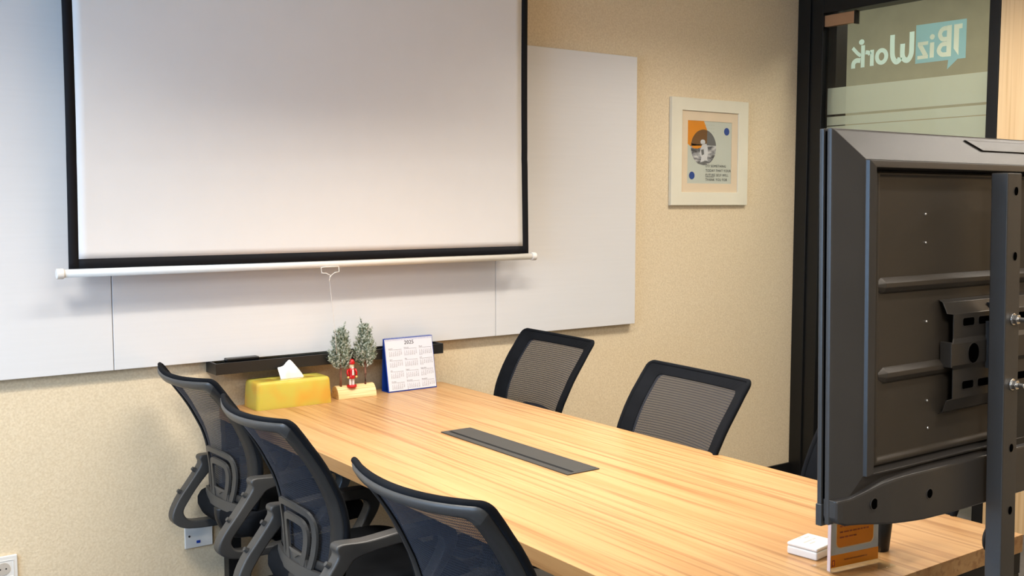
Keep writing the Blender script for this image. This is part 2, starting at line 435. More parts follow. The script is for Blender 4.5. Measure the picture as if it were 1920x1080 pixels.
# left wall with the window opening
bm = nb()
box(bm, LX-0.12, LX, BY, WY, 0, 0.85); box(bm, LX-0.12, LX, BY, WY, 2.35, CZ)
box(bm, LX-0.12, LX, BY, 0.5, 0.85, 2.35); box(bm, LX-0.12, LX, 3.0, WY, 0.85, 2.35)
structure(obj('wall_left', bm, M['paint']))
win = bpy.data.objects.new('window_1', None); COL.objects.link(win); win.location = (LX, 1.75, 0.85); structure(win)
bm = nb()
for y0, y1, z0, z1 in ((-1.25, 1.25, 0, 0.05), (-1.25, 1.25, 1.45, 1.5), (-1.25, -1.20, 0.05, 1.45), (1.20, 1.25, 0.05, 1.45), (-0.025, 0.025, 0.05, 1.45)):
    box(bm, -0.09, -0.03, y0, y1, z0, z1)
obj('window_frame', bm, M['black_alu'], win)
boxobj('glass_pane', (-0.063, -0.057, -1.20, 1.20, 0.05, 1.45), M['window_glass'], win)
structure(boxobj('baseboard_back', (LX, WX-0.001, WY-0.012, WY, 0, 0.068), M['black_alu'], bevel=0.002))
structure(boxobj('baseboard_left', (LX, LX+0.012, BY, WY-0.012, 0, 0.068), M['black_alu'], bevel=0.002))
# right wall: black door frame, glass door, wood panelling
structure(boxobj('wall_right', (WX+0.004, WX+0.10, BY, 2.612, 0, CZ), M['wall_wood']), 'light oak veneer wall with vertical grain right of the glass door')
structure(boxobj('wall_right_lintel', (WX+0.005, WX+0.10, 2.612, WY, 2.62, CZ), M['black_alu']))
door = bpy.data.objects.new('door_1', None); COL.objects.link(door); door.location = (WX, 3.12, 0); structure(door, 'black framed glass door with frosted band and mirrored lettering')
bm = nb()
box(bm, 0.0, 0.13, 3.585-3.12, WY-3.12, 0, 2.62)          # left jamb
box(bm, -0.012, 0.0, 3.66-3.12, WY-3.12-0.001, 0, 2.62)    # raised step of the jamb
box(bm, 0.05, 0.14, 3.535-3.12, 3.585-3.12, 0, 2.47)       # door stop behind the glass
box(bm, 0.0, 0.10, 2.614-3.12, 2.666-3.12, 0, 2.62)        # right jamb
box(bm, 0.0, 0.10, 2.666-3.12, 3.585-3.12, 2.488, 2.62)    # header
obj('door_frame', bm, M['black_alu'], door, bevel=0.002)
boxobj('glass_pane', (0.020, 0.030, 2.668-3.12, 3.574-3.12, 0.012, 2.484), M['glass'], door)
bm = nb()
def fband(z0, z1): box(bm, 0.0312, 0.0318, 2.670-3.12, 3.570-3.12, z0, z1)
fband(1.962, 2.100); fband(1.905, 1.950); fband(0.66, 1.900)
obj('frosted_film', bm, M['frost'], door)
bm = nb()
box(bm, 0.010, 0.040, 3.40-3.12, 3.585-3.12, 2.418, 2.478)
obj('hinge_patch', bm, M['copper'], door, bevel=0.003)
bm = nb(); box(bm, 0.008, 0.042, 3.392-3.12, 3.40-3.12, 2.412, 2.480)
obj('hinge_edge', bm, M['black_gloss'], door)
bm = nb(); cyl(bm, (-0.03, 2.76-3.12, 0.85), (-0.03, 2.76-3.12, 1.35), 0.014); cyl(bm, (-0.03, 2.76-3.12, 0.92), (0.02, 2.76-3.12, 0.92), 0.008); cyl(bm, (-0.03, 2.76-3.12, 1.28), (0.02, 2.76-3.12, 1.28), 0.008)
obj('door_handle', bm, M['steel_grey'], door, smooth=True)
# lettering: L runs from the room's right to left (it reads right way round from the hall)
def lg(a, b, d): return Vector((0.018 - d, 2.786 - 3.12 + a, 2.172 + b))
bm = nb()
prism(bm, [(0, 0), (0.040, 0), (0.092, -0.043), (0.088, 0), (0.262, 0), (0.262, 0.184), (0, 0.180)], lg, 0.0, 0.0006)
obj('logo_speech_bubble', bm, M['logo_cyan2'], door)
bm = nb(); D0, D1 = 0.0010, 0.0016
# B with an open speech-mark spine
prism(bm, [(0.020, 0.161), (0.062, 0.161), (0.061, 0.050), (0.036, 0.016), (0.036, 0.139), (0.020, 0.139)], lg, D0, D1)
ribbon(bm, [(0.086, 0.161), (0.086, 0.016)], 0.024, lg, D0, D1)
ribbon(bm, smooth_pts([(0.0985, 0.150), (0.122, 0.146), (0.134, 0.124), (0.122, 0.102), (0.0985, 0.099)], 5, False), 0.021, lg, D0, D1)
ribbon(bm, smooth_pts([(0.0985, 0.077), (0.124, 0.074), (0.138, 0.050), (0.124, 0.030), (0.0985, 0.027)], 5, False), 0.021, lg, D0, D1)
ribbon(bm, [(0.174, 0.092), (0.174, 0.020)], 0.022, lg, D0, D1)
prism(bm, [(0.174+0.013*math.cos(2*PI*k/16), 0.118+0.013*math.sin(2*PI*k/16)) for k in range(16)], lg, D0, D1)
ribbon(bm, [(0.195, 0.0925), (0.250, 0.0925)], 0.017, lg, D0, D1)
ribbon(bm, [(0.194, 0.0275), (0.251, 0.0275)], 0.017, lg, D0, D1)
A = [bm.verts.new(lg(a, b, D0)) for a, b in ((0.224, 0.0835), (0.250, 0.0835), (0.221, 0.0365), (0.195, 0.0365))]
B = [bm.verts.new(lg(a, b, D1)) for a, b in ((0.224, 0.0835), (0.250, 0.0835), (0.221, 0.0365), (0.195, 0.0365))]
bm.faces.new(A); bm.faces.new(B[::-1])
for k in range(4): bm.faces.new((A[k], A[(k+1) % 4], B[(k+1) % 4], B[k]))
obj('logo_letters_in_bubble', bm, M['logo_cream'], door)
bm = nb(); D0, D1 = 0.0, 0.0006
ribbon(bm, smooth_pts([(0.284, 0.157), (0.284, 0.100), (0.286, 0.050), (0.302, 0.024), (0.322, 0.028), (0.334, 0.050), (0.334, 0.105)], 5, False), 0.026, lg, D0, D1)
ribbon(bm, smooth_pts([(0.3475, 0.040), (0.352, 0.028), (0.370, 0.022), (0.388, 0.048), (0.392, 0.100), (0.392, 0.155)], 5, False), 0.026, lg, D0, D1)
oc = (0.452, 0.057)
loop_prism(bm, [(oc[0]+0.038*math.cos(2*PI*k/28), oc[1]+0.041*math.sin(2*PI*k/28)) for k in range(28)],
           [(oc[0]+0.016*math.cos(2*PI*k/28), oc[1]+0.020*math.sin(2*PI*k/28)) for k in range(28)], lg, D0, D1)
ribbon(bm, [(0.508, 0.096), (0.508, 0.016)], 0.022, lg, D0, D1)
ribbon(bm, smooth_pts([(0.5195, 0.074), (0.528, 0.084), (0.546, 0.088)], 4, False), 0.020, lg, D0, D1)
ribbon(bm, [(0.562, 0.125), (0.562, 0.014)], 0.022, lg, D0, D1)
prism(bm, [(0.571+0.016*math.cos(2*PI*k/18), 0.142+0.014*math.sin(2*PI*k/18)) for k in range(18)], lg, D0, D1)
ribbon(bm, smooth_pts([(0.574, 0.074), (0.594, 0.088), (0.624, 0.118)], 4, False), 0.018, lg, D0, D1)
ribbon(bm, smooth_pts([(0.576, 0.050), (0.600, 0.052), (0.617, 0.040), (0.619, 0.014)], 5, False), 0.024, lg, D0, D1)
obj('logo_letters', bm, M['logo_cyan'], door)
# hall behind the glass
structure(boxobj('wall_hall', (6.3, 6.4, 0.5, 6.0, 0, 3.0), M['hall_paint']))
structure(boxobj('wall_hall_end', (WX+0.15, 6.3, 5.9, 6.0, 0, 3.0), M['hall_paint']))
structure(boxobj('wall_hall_near', (WX+0.15, 6.3, 0.4, 0.5, 0, 3.0), M['hall_paint']))
structure(boxobj('ceiling_hall', (WX+0.10, 6.4, 0.4, 6.0, 2.95, 3.0), M['ceiling']))
structure(boxobj('baseboard_hall', (6.285, 6.3, 0.5, 5.9, 0, 0.09), M['white_plastic']))
cove = thing('ceiling_light', 'long pale light strip in the hall seen through the top of the door', 'ceiling light', (6.15, 3.2, 2.93))
boxobj('housing', (-0.04, 0.04, -2.0, 2.0, 0.0, 0.02), M['white_plastic'], cove)
boxobj('diffuser', (-0.032, 0.032, -1.98, 1.98, -0.006, 0.0), M['hall_lamp'], cove)
area_light('hall_fill_light', (5.2, 3.3, 2.9), (0, 0, 0), 0.5, 2.5, 34, (1.0, 0.95, 0.84))  # added fill apart from the strip, set near the glass to brighten its film

# ================================================================ CEILING LAMPS
names = ['long ceiling light panel above the far half of the meeting table', 'long ceiling light panel above the television',
         'added unseen square ceiling fill panel near the picture, brightening the right wall', 'added unseen square ceiling panel in front of the wood veneer wall, for a highlight on the television',
         'added unseen square ceiling fill panel left of the projection screen, brightening the left wall panel', 'added unseen square ceiling fill panel behind the camera, brightening the television back']
for (x, y, sx, sy, pw, sp), nm in zip(LAMPS, names):
    t = thing('ceiling_light', nm, 'ceiling light', (x, y, CZ))
    bm = nb()
    hx, hy = sx/2, sy/2
    for a in ((-hx-0.02, hx+0.02, -hy-0.02, -hy), (-hx-0.02, hx+0.02, hy, hy+0.02), (-hx-0.02, -hx, -hy, hy), (hx, hx+0.02, -hy, hy)):
        box(bm, *a, -0.015, 0.0)
    obj('frame', bm, M['white_plastic'], t)
    boxobj('diffuser', (-hx, hx, -hy, hy, -0.008, 0.0), M['lamp'], t)
    area_light('panel_light', (0, 0, -0.02), (0, 0, 0), sx, sy, pw, WARM, sp, t)

# ================================================================ WHITEBOARDS, SCREEN, TRAY, PICTURE
def board(x0, x1, label):
    o = boxobj('whiteboard', (x0+0.0012, x1-0.0012, 3.705, WY-0.001, 0.923, 2.181), M['board'], bevel=0.002)
    # object origin at the panel's base
    return tag(o, label, 'whiteboard', 'white wall panels')
board(-0.65, 0.966, 'large white wall panel left of the seam under the left end of the projection screen')
board(0.966, 2.568, 'large white wall panel directly behind the projection screen above the black tray')
board(2.568, 3.380, 'narrow white wall panel right of the projection screen')

scr = thing('projection_screen', 'white pull-down projection screen with black border hanging in front of the wall panels', 'projection screen', (1.735, 3.60, 1.26))
def scrx(x, z):   # slightly waisted sides
    t = (z-1.284)/1.45
    return x * (1 - 0.006*math.sin(PI*min(1, max(0, t))))
def scry(x, z):
    u = x/0.93; e = math.exp(-((z-1.30)/0.30)**2)
    return -0.010*math.cos(u*PI*0.5) + 0.010*e*abs(u)**3*math.sin(u*6.0) + 0.006*math.exp(-((z-1.66-0.03*u)/0.02)**2)*0.25
def grid_surf(bm, xs, zs, fy, off=0.0):
    rows = [[bm.verts.new((scrx(x, z), fy(x, z)+off, z-1.26)) for x in xs] for z in zs]
    for A, B in zip(rows, rows[1:]):
        for k in range(len(xs)-1): bm.faces.new((A[k], A[k+1], B[k+1], B[k]))
xs_in = [-0.897 + 1.794*i/60 for i in range(61)]; zs_in = [1.316 + (2.70-1.316)*i/60 for i in range(61)]
bm = nb(); grid_surf(bm, xs_in, zs_in, scry)
o = obj('screen_fabric', bm, M['screen'], scr, smooth=True)
sm = o.modifiers.new('solid', 'SOLIDIFY'); sm.thickness = 0.001; sm.offset = 0
bm = nb()
grid_surf(bm, [-0.929, -0.913, -0.897], [1.284 + (2.70-1.284)*i/60 for i in range(61)], scry)
grid_surf(bm, [0.897, 0.913, 0.929], [1.284 + (2.70-1.284)*i/60 for i in range(61)], scry)
grid_surf(bm, xs_in, [1.284, 1.300, 1.316], scry)
o = obj('black_border', bm, M['screen_black'], scr, smooth=True)
sm = o.modifiers.new('solid', 'SOLIDIFY'); sm.thickness = 0.0012; sm.offset = 0
bm = nb(); cyl(bm, (-0.955, 0, 0.010), (0.955, 0, 0.010), 0.0135, n=20)
obj('bottom_bar', bm, M['white_plastic'], scr, smooth=True)
for s in (-1, 1):
    bm = nb(); cyl(bm, (s*0.945, 0, 0.010), (s*0.968, 0, 0.010), 0.0175, n=20)
    obj('end_cap', bm, M['white_plastic'], scr, bevel=0.003, angle=0.8)
boxobj('screen_housing', (-1.0, 1.0, -0.05, 0.06, 1.40, 1.50), M['white_plastic'], scr, bevel=0.01)
bm = nb()
hx = -0.006
tube(bm, [(hx-0.036, -0.012, -0.002), (hx-0.036, -0.016, -0.022), (hx-0.016, -0.017, -0.024), (hx, -0.018, -0.034), (hx+0.016, -0.017, -0.023), (hx+0.036, -0.016, -0.020), (hx+0.036, -0.012, 0.0)], 0.0016, 8)
tube(bm, [(hx-0.036, -0.012, -0.002), (hx-0.02, -0.013, 0.0), (hx+0.02, -0.013, 0.0), (hx+0.036, -0.012, 0.0)], 0.0016, 8)
hd = obj('pull_handle', bm, M['white_plastic'], scr, smooth=True)
bm = nb()
ball(bm, (hx-0.002, -0.018, -0.037), 0.0032)
tube(bm, [(hx-0.002, -0.018, -0.036), (hx-0.006, -0.018, -0.050), (hx-0.004, -0.018, -0.065), (hx+0.002, -0.019, -0.13), (hx+0.012, -0.021, -0.24), (hx+0.018, -0.022, -0.33)], 0.0012, 6)
obj('pull_cord', bm, M['cord'], hd, smooth=True)

tr = thing('pen_tray', 'long black tray under the white wall panels', 'tray', (1.78, WY-0.001, 0.882))
bm = nb()
x0, x1 = -0.48, 0.479
box(bm, x0, x1, -0.100, 0.0, 0.0, 0.004); box(bm, x0, x1, -0.100, -0.094, 0.004, 0.041)
box(bm, x0, x0+0.006, -0.094, 0.0, 0.004, 0.041); box(bm, x1-0.006, x1, -0.094, 0.0, 0.004, 0.041); box(bm, x0+0.006, x1-0.006, -0.034, 0.0, 0.004, 0.030)
obj('tray_body', bm, M['tray'], tr)
er = thing('board_eraser', 'flat black board eraser lying at the left end of the black tray', 'eraser', (1.415, 3.686, 0.912))
boxobj('grip', (-0.062, 0.062, -0.018, 0.016, 0.008, 0.022), M['black_gloss'], er, bevel=0.004)
boxobj('felt_pad', (-0.058, 0.058, -0.016, 0.014, 0.0, 0.008), M['chair_fabric'], er)

# picture (x 3.610..4.155, z 1.487..2.014), front face y=3.71
pic = thing('picture_frame', 'square cream framed print with orange shape and blue dots on the wall', 'picture', (3.895, WY-0.001, 1.487))
W2, H = 0.273, 0.528
bm = nb(); iw, b0, b1 = 0.201, 0.065, 0.466
fr = lambda a, b, d: Vector((a, -d, b))
loop_prism(bm, [(-W2, 0), (W2, 0), (W2, H), (-W2, H)], [(-iw, b0), (iw, b0), (iw, b1), (-iw, b1)], fr, 0.0, 0.019)
obj('frame', bm, M['cream_frame'], pic, bevel=0.002)
bm = nb(); ia, a0, a1 = 0.157, 0.109, 0.419
loop_prism(bm, [(-iw+0.0005, b0+0.0005), (iw-0.0005, b0+0.0005), (iw-0.0005, b1-0.0005), (-iw+0.0005, b1-0.0005)], [(-ia, a0), (ia, a0), (ia, a1), (-ia, a1)], fr, 0.0105, 0.012)
obj('mat_board', bm, M['mat_board'], pic)
pr = boxobj('print', (-iw+0.002, iw-0.002, -0.010, -0.008, b0+0.002, b1-0.002), M['art_paper'], pic)
def pp(u, v, d=0): return Vector((-ia+u*2*ia, -0.0101-d, a1-v*(a1-a0)))   # u right, v down in the print
def poly_on(pts, d, mat, name):
    bm = nb(); bm.faces.new([bm.verts.new(pp(u, v, d)) for u, v in pts]); return obj(name, bm, mat, pr)
ccx, ccy, cr = 0.36, 0.42, 0.285
circ = [(ccx+cr*math.cos(2*PI*k/48), ccy+cr*math.sin(2*PI*k/48)) for k in range(48)]
poly_on([(0.0, 0.0), (0.36, 0.0), (0.43, 0.13), (0.43, 0.28), (0.36, 0.38), (0.22, 0.445), (0.10, 0.43), (0.0, 0.37)], 0.0002, M['orange'], 'orange_shape')
poly_on(circ, 0.0004, M['moon'], 'round_photo')
poly_on([(ccx+cr*math.cos(a), ccy+cr*math.sin(a)) for a in [PI+0.12+ (PI-0.24)*k/20 for k in range(21)]], 0.0006, M['moon_dark'], 'photo_sky')
poly_on([(ccx+cr*math.cos(a), ccy+cr*math.sin(a)) for a in [PI+0.06 + (PI*0.5+0.22)*k/16 for k in range(17)]] + [(0.43, 0.36), (0.38, 0.39)], 0.0008, M['brown_overlap'], 'orange_overlap')
poly_on([(0.085, 0.365), (0.36, 0.385), (0.30, 0.425), (0.22, 0.445), (0.125, 0.440), (0.095, 0.42)], 0.0008, M['orange'], 'orange_overlap')
poly_on([(0.34+0.055*math.cos(2*PI*k/18), 0.335+0.040*math.sin(2*PI*k/18)) for k in range(18)], 0.0010, M['moon_figure'], 'photo_figure_head')
poly_on([(0.33, 0.37), (0.42, 0.36), (0.45, 0.42), (0.46, 0.52), (0.44, 0.60), (0.47, 0.68), (0.40, 0.69), (0.385, 0.62), (0.36, 0.68), (0.29, 0.67), (0.31, 0.58), (0.27, 0.52), (0.29, 0.44)], 0.0010, M['moon_figure'], 'photo_figure')
poly_on([(0.30, 0.46), (0.36, 0.45), (0.37, 0.53), (0.32, 0.55)], 0.0012, M['moon_dark'], 'photo_figure_pack')
poly_on([(0.22, 0.68), (0.42, 0.63), (0.50, 0.66), (0.36, 0.70)], 0.00115, M['moon_dark'], 'photo_ground_shadow')
for cu_, cv_ in ((0.885, 0.15), (0.105, 0.875)):
    poly_on([(cu_+0.062*math.cos(2*PI*k/28), cv_+0.062*math.sin(2*PI*k/28)) for k in range(28)], 0.0004, M['art_blue'], 'blue_dot')
bm = nb()
for i, s in enumerate(('DO SOMETHING', 'TODAY THAT YOUR', 'FUTURE SELF WILL', 'THANK YOU FOR')):
    m4 = Matrix.Translation(pp(0.41, 0.735+i*0.0735, 0.0012)) @ Matrix.Rotation(PI/2, 4, 'X')
    add_text(bm, s, 0.0182, m4, spacing=1.10)
bm.faces.new([bm.verts.new(pp(u, v, 0.0012)) for u, v in ((0.41, 0.889), (0.60, 0.889), (0.60, 0.895), (0.41, 0.895))])
obj('printed_words', bm, M['ink'], pr)
bm = nb()
for i in range(5):
    for j in range(3):
        disc(bm, pp(0.40+i*0.045, 0.06+j*0.055, 0.0012), (1, 0, 0), (0, 0, 1), 0.0012, n=6)
obj('dot_pattern', bm, M['ink'], pr)
boxobj('picture_glass', (-iw+0.001, iw-0.001, -0.0145, -0.0135, b0+0.001, b1-0.001), glass('picture_glass', (1, 1, 1), 0.5), pic)

# sockets
s1 = thing('wall_socket', 'white round-pin power socket at the bottom left corner of the wall', 'socket', (0.596, WY-0.001, 0.247))
boxobj('plate', (-0.046, 0.046, -0.010, 0.0, 0.0, 0.084), M['white_plastic'], s1, bevel=0.003)
bm = nb(); loop_prism(bm, [(-0.028, 0.012), (0.034, 0.012), (0.034, 0.070), (-0.028, 0.070)], [(-0.026, 0.014), (0.032, 0.014), (0.032, 0.068), (-0.026, 0.068)], fr, 0.010, 0.0115)
obj('bezel', bm, M['white_plastic'], s1)
bm = nb(); cyl(bm, (0.002, -0.0105, 0.042), (0.002, -0.0118, 0.042), 0.021, n=28); obj('insert', bm, M['socket_inner'], s1)
for dx in (-0.008, 0.010):
    bm = nb(); cyl(bm, (dx, -0.0119, 0.042), (dx, -0.0122, 0.042), 0.0026, n=12); obj('pin_hole', bm, M['socket_hole'], s1)
s2 = thing('data_socket', 'white data socket plate on the wall behind the armrest of the farthest left chair', 'socket', (1.255, WY-0.001, 0.236))
boxobj('plate', (-0.052, 0.052, -0.010, 0.0, 0.0, 0.092), M['white_plastic'], s2, bevel=0.003)
bm = nb(); cyl(bm, (-0.036, -0.0101, 0.046), (-0.036, -0.0115, 0.046), 0.004, n=12); obj('screw', bm, M['socket_hole'], s2)
boxobj('port', (-0.010, 0.004, -0.0115, -0.0101, 0.016, 0.026), M['calendar_blue'], s2)

# ================================================================ TABLE
TX0, TX1, TY0, TY1 = 1.335, 2.294, 1.212, 3.712
tb = thing('meeting_table', 'long light oak meeting table with thick top running from the wall panels to the television', 'table', (1.8145, 2.46, 0))
hx, hy = (TX1-TX0)/2, (TY1-TY0)/2
boxobj('table_top', (-hx, hx, -hy, hy, 0.709, 0.750), M['table_wood'], tb, bevel=0.0012)
bm = nb()
box(bm, -hx+0.24, -hx+0.29, -hy+0.052, hy-0.052, 0.665, 0.708); box(bm, hx-0.29, hx-0.24, -hy+0.052, hy-0.052, 0.665, 0.708)
box(bm, -hx+0.002, hx-0.002, -hy+0.004, -hy+0.050, 0.66, 0.708); box(bm, -hx+0.002, hx-0.002, hy-0.050, hy-0.004, 0.66, 0.708)
obj('under_frame', bm, M['black_alu'], tb)
for sx in (-1, 1):
    for sy in (-1, 1):
        x = sx*(hx-0.028); y = sy*(hy-0.029)
        boxobj('leg', (x-0.025, x+0.025, y-0.025, y+0.025, 0.0, 0.66), M['black_alu'], tb, bevel=0.003)

pb = thing('cable_box', 'flush dark grey cable box with a brush slot set in the table top', 'cable box', (1.832, 2.545, 0.7504))
bx, by = 0.0575, 0.332
bm = nb(); loop_prism(bm, [(-bx, -by), (bx, -by), (bx, by), (-bx, by)], [(-bx+0.022, -by+0.012), (bx-0.003, -by+0.012), (bx-0.003, by-0.012), (-bx+0.022, by-0.012)], lambda a, b, d: Vector((a, b, d)), 0.0, 0.003)
obj('frame', bm, M['cable_box'], pb, bevel=0.001)
boxobj('lid', (-bx+0.0335, bx-0.0032, -by+0.0125, by-0.0125, 0.0, 0.0032), M['cable_box'], pb, bevel=0.0008)
boxobj('brush_strip', (-bx+0.0223, -bx+0.0333, -by+0.0125, by-0.0125, 0.0, 0.0012), M['brush'], pb)

# ================================================================ CHAIRS
# chair frame: origin on the floor under the seat centre, +Y forward, +X to the sitter's right
F0 = -0.33
PROF = [(0.97, -0.010), (0.95, 0.0), (0.91, 0.030), (0.875, 0.054), (0.84, 0.079), (0.80, 0.104), (0.76, 0.125), (0.72, 0.145), (0.68, 0.159), (0.64, 0.168), (0.60, 0.173), (0.56, 0.174), (0.50, 0.172), (0.44, 0.165)]
def hw(z): return lerp_tab([(0.97, 0.231), (0.95, 0.230), (0.85, 0.232), (0.75, 0.228), (0.65, 0.216), (0.56, 0.198), (0.50, 0.186)], z)
def prof(z):
    return (lerp_tab(PROF, z-0.008)+lerp_tab(PROF, z)+lerp_tab(PROF, z+0.008))/3
def bs(x, z, off=0.0):
    """point on the curved back; off > 0 towards the rear"""
    s = x/0.23
    sag = 0.046*(1 - s*s)
    dz = 0.01; p0 = prof(z); slope = (prof(z-dz)-prof(z+dz))/(2*dz)   # forward per unit down
    n = Vector((2*0.046*s/0.23*-1, -1, -slope)).normalized() if False else Vector((-0.4*s, -1.0, -slope)).normalized()
    zz = z - 0.010*(1-s*s)*max(0, (z-0.8)/0.15)
    return Vector((x, F0 + p0 - sag, zz)) + n*off
def outline(inset_x, inset_t, inset_b, n=10):
    """rounded-rectangle outline of the back in (x, z), counter-clockwise from lower right"""
    zb, zt = 0.505+inset_b, 0.95-inset_t; pts = []
    r = 0.016
    zs = [zb + (zt-r-zb)*i/16 for i in range(17)]
    right = [(hw(z)-inset_x, z) for z in zs]
    wt = hw(zt)-inset_x
    corner = [(wt-r+r*math.cos(a), zt-r+r*math.sin(a)) for a in [PI/2*k/5 for k in range(1, 6)]]
    top = [((wt-r)*(1-2*i/16), zt) for i in range(1, 16)]
    half = right+corner
    left = [(-x, z) for x, z in half[::-1]]
    wb = hw(zb)-inset_x
    bot = [(-wb+2*wb*i/12, zb) for i in range(1, 12)]
    return half+top+left+bot
def make_chair(label):
    t = thing('office_chair', label, 'chair', (0, 0, 0), 0, 'black mesh office chairs around the table')
    # frame tube
    bm = nb()
    loop = outline(0.0, 0.0, 0.0)
    P = [bs(x, z, -0.001) for x, z in loop]; n = len(P)
    rings = []
    for i, p in enumerate(P):
        tt = (P[(i+1) % n]-P[(i-1) % n]).normalized(); x, z = loop[i]
        nrm = (bs(x, z, 0.02)-bs(x, z, 0.0)).normalized(); s = tt.cross(nrm).normalized()
        rr = 0.0075
        rings.append([bm.verts.new(q) for q in ring_pts(p, s, nrm, rr, 0.0085, 10)])
    for i in range(n):
        A, B = rings[i], rings[(i+1) % n]
        for k in range(10): bm.faces.new((A[k], A[(k+1)%10], B[(k+1)%10], B[k]))
    obj('edge_piping', bm, M['chair_fabric'], t, smooth=True)
    # side/top band
    bm = nb()
    o_, i_ = outline(0.004, 0.006, 0.004), outline(0.048, 0.032, 0.03)
    V = [[bm.verts.new(bs(x, z, d)) for x, z in pl] for pl, d in ((o_, 0.006), (i_, 0.004), (i_, -0.003), (o_, -0.007))]
    for i in range(len(o_)):
        j = (i+1) % len(o_)
        for a, b in ((0, 1), (1, 2), (2, 3), (3, 0)): bm.faces.new((V[a][i], V[a][j], V[b][j], V[b][i]))
    obj('fabric_border', bm, M['chair_fabric'], t, smooth=False)
    bm = nb()
    outs = [outline(*a) for a in ((0.003, 0.001, 0.004), (0.002, -0.001, 0.004), (0.008, 0.006, 0.010), (0.022, 0.017, 0.018), (0.046, 0.027, 0.028), (0.050, 0.030, 0.030))]
    V = []
    for q, pl in enumerate(outs):
        ds = (0.004, 0.010, 0.0165, 0.0175, 0.0115, 0.0045); dl = (0.0045, 0.0075, 0.0095, 0.0100, 0.0095, 0.0045)
        V.append([bm.verts.new(bs(x, z, dl[q] + (ds[q]-dl[q])*max(0, min(1, (z-0.89)/0.03)))) for x, z in pl])
    for i in range(len(outs[0])):
        j = (i+1) % len(outs[0])
        for a in range(len(V)-1):
            f = bm.faces.new((V[a][i], V[a][j], V[a+1][j], V[a+1][i]))
            if outs[0][i][1] < 0.925 or a == 4: f.material_index = 1
    obj('back_frame', bm, [M['chair_plastic'], M['chair_band']], t, smooth=True)
    # mesh
    bm = nb(); uvl = bm.loops.layers.uv.new('UVMap')
    nx, nz = 24, 30; g = []
    for j in range(nz+1):
        z = 0.525 + (0.932-0.525)*j/nz; row = []
        for i in range(nx+1):
            x = (-1+2*i/nx)*(hw(z)-0.030); row.append((bm.verts.new(bs(x, z, 0.0)), (x, z)))
        g.append(row)
    for j in range(nz):
        for i in range(nx):
            q = [g[j][i], g[j][i+1], g[j+1][i+1], g[j+1][i]]
            f = bm.faces.new([a[0] for a in q])
            for lp, a in zip(f.loops, q): lp[uvl].uv = a[1]
    obj('mesh_back', bm, M['mesh'], t, smooth=True)
    # lumbar support
    bm = nb()
    ls = lambda a, b, d: bs(a, b, d)
    arch1 = [(-0.080, 0.505), (-0.096, 0.545), (-0.108, 0.600), (-0.108, 0.640), (-0.092, 0.664), (-0.045, 0.672), (0, 0.674), (0.045, 0.672), (0.092, 0.664), (0.108, 0.640), (0.108, 0.600), (0.096, 0.545), (0.080, 0.505)]
    ribbon(bm, smooth_pts(arch1, 4, False), 0.020, ls, 0.012, 0.019)
    arch2 = [(-0.044, 0.505), (-0.058, 0.550), (-0.066, 0.590), (-0.062, 0.620), (-0.045, 0.632), (0, 0.635), (0.045, 0.632), (0.062, 0.620), (0.066, 0.590), (0.058, 0.550), (0.044, 0.505)]
    ribbon(bm, smooth_pts(arch2, 4, False), 0.022, ls, 0.012, 0.020)
    prism(bm, [(-0.072, 0.500), (0.072, 0.500), (0.060, 0.540), (0.024, 0.532), (0, 0.520), (-0.024, 0.532), (-0.060, 0.540)], ls, 0.0115, 0.0195)
    ribbon(bm, [(x*0.01, 0.490) for x in range(-18, 19)], 0.036, ls, 0.010, 0.022)
    obj('lumbar_support', bm, M['chair_plastic'], t, smooth=False)
    # bracket joining back and seat
    bm = nb()
    tube(bm, smooth_pts([(0, F0+0.118, 0.475), (0, F0+0.125, 0.43), (0, F0+0.17, 0.385), (0, F0+0.28, 0.378)], 5, False), 0.028, 10, up=Vector((1, 0, 0)), flat=1.0)
    obj('back_bracket', bm, M['chair_black'], t, smooth=True)
    # seat
    bm = nb(); rings = []
    rows = [(0.405, 0.86), (0.415, 0.955), (0.440, 1.0), (0.462, 1.0), (0.480, 0.965), (0.490, 0.88), (0.494, 0.70), (0.492, 0.35)]
    nn = 48
    for z, s in rows:
        ring = []
        for k in range(nn):
            a = 2*PI*k/nn; ca, sa = math.cos(a), math.sin(a)
            e = 0.32
            x = 0.245*s*math.copysign(abs(ca)**e, ca); y = 0.235*s*math.copysign(abs(sa)**e, sa)
            zz = z - (0.030*max(0, (y/0.235))**3 if z > 0.43 else 0.018*max(0, (y/0.235))**3) + 0.008*(x/0.245)**2
            ring.append(bm.verts.new((x, y+0.005, zz)))
        rings.append(ring)
    for A, B in zip(rings, rings[1:]):
        for k in range(nn): bm.faces.new((A[k], A[(k+1)%nn], B[(k+1)%nn], B[k]))
    bm.faces.new(rings[0][::-1]); bm.faces.new(rings[-1])
    obj('seat', bm, M['chair_fabric'], t, smooth=True)
    bm = nb(); box(bm, -0.19, 0.19, -0.17, 0.17, 0.392, 0.408); box(bm, -0.07, 0.07, -0.12, 0.12, 0.350, 0.392)
    obj('seat_pan', bm, M['chair_black'], t, bevel=0.008)
    # armrests
    outer = [(-0.232, 0.600), (-0.236, 0.622), (-0.222, 0.634), (-0.15, 0.630), (-0.05, 0.637), (0.05, 0.640), (0.10, 0.630), (0.125, 0.600), (0.118, 0.560),
             (0.075, 0.500), (0.03, 0.440), (0.0, 0.395), (-0.04, 0.375), (-0.14, 0.372), (-0.24, 0.376), (-0.305, 0.386), (-0.338, 0.410), (-0.342, 0.440), (-0.318, 0.486), (-0.272, 0.544)]
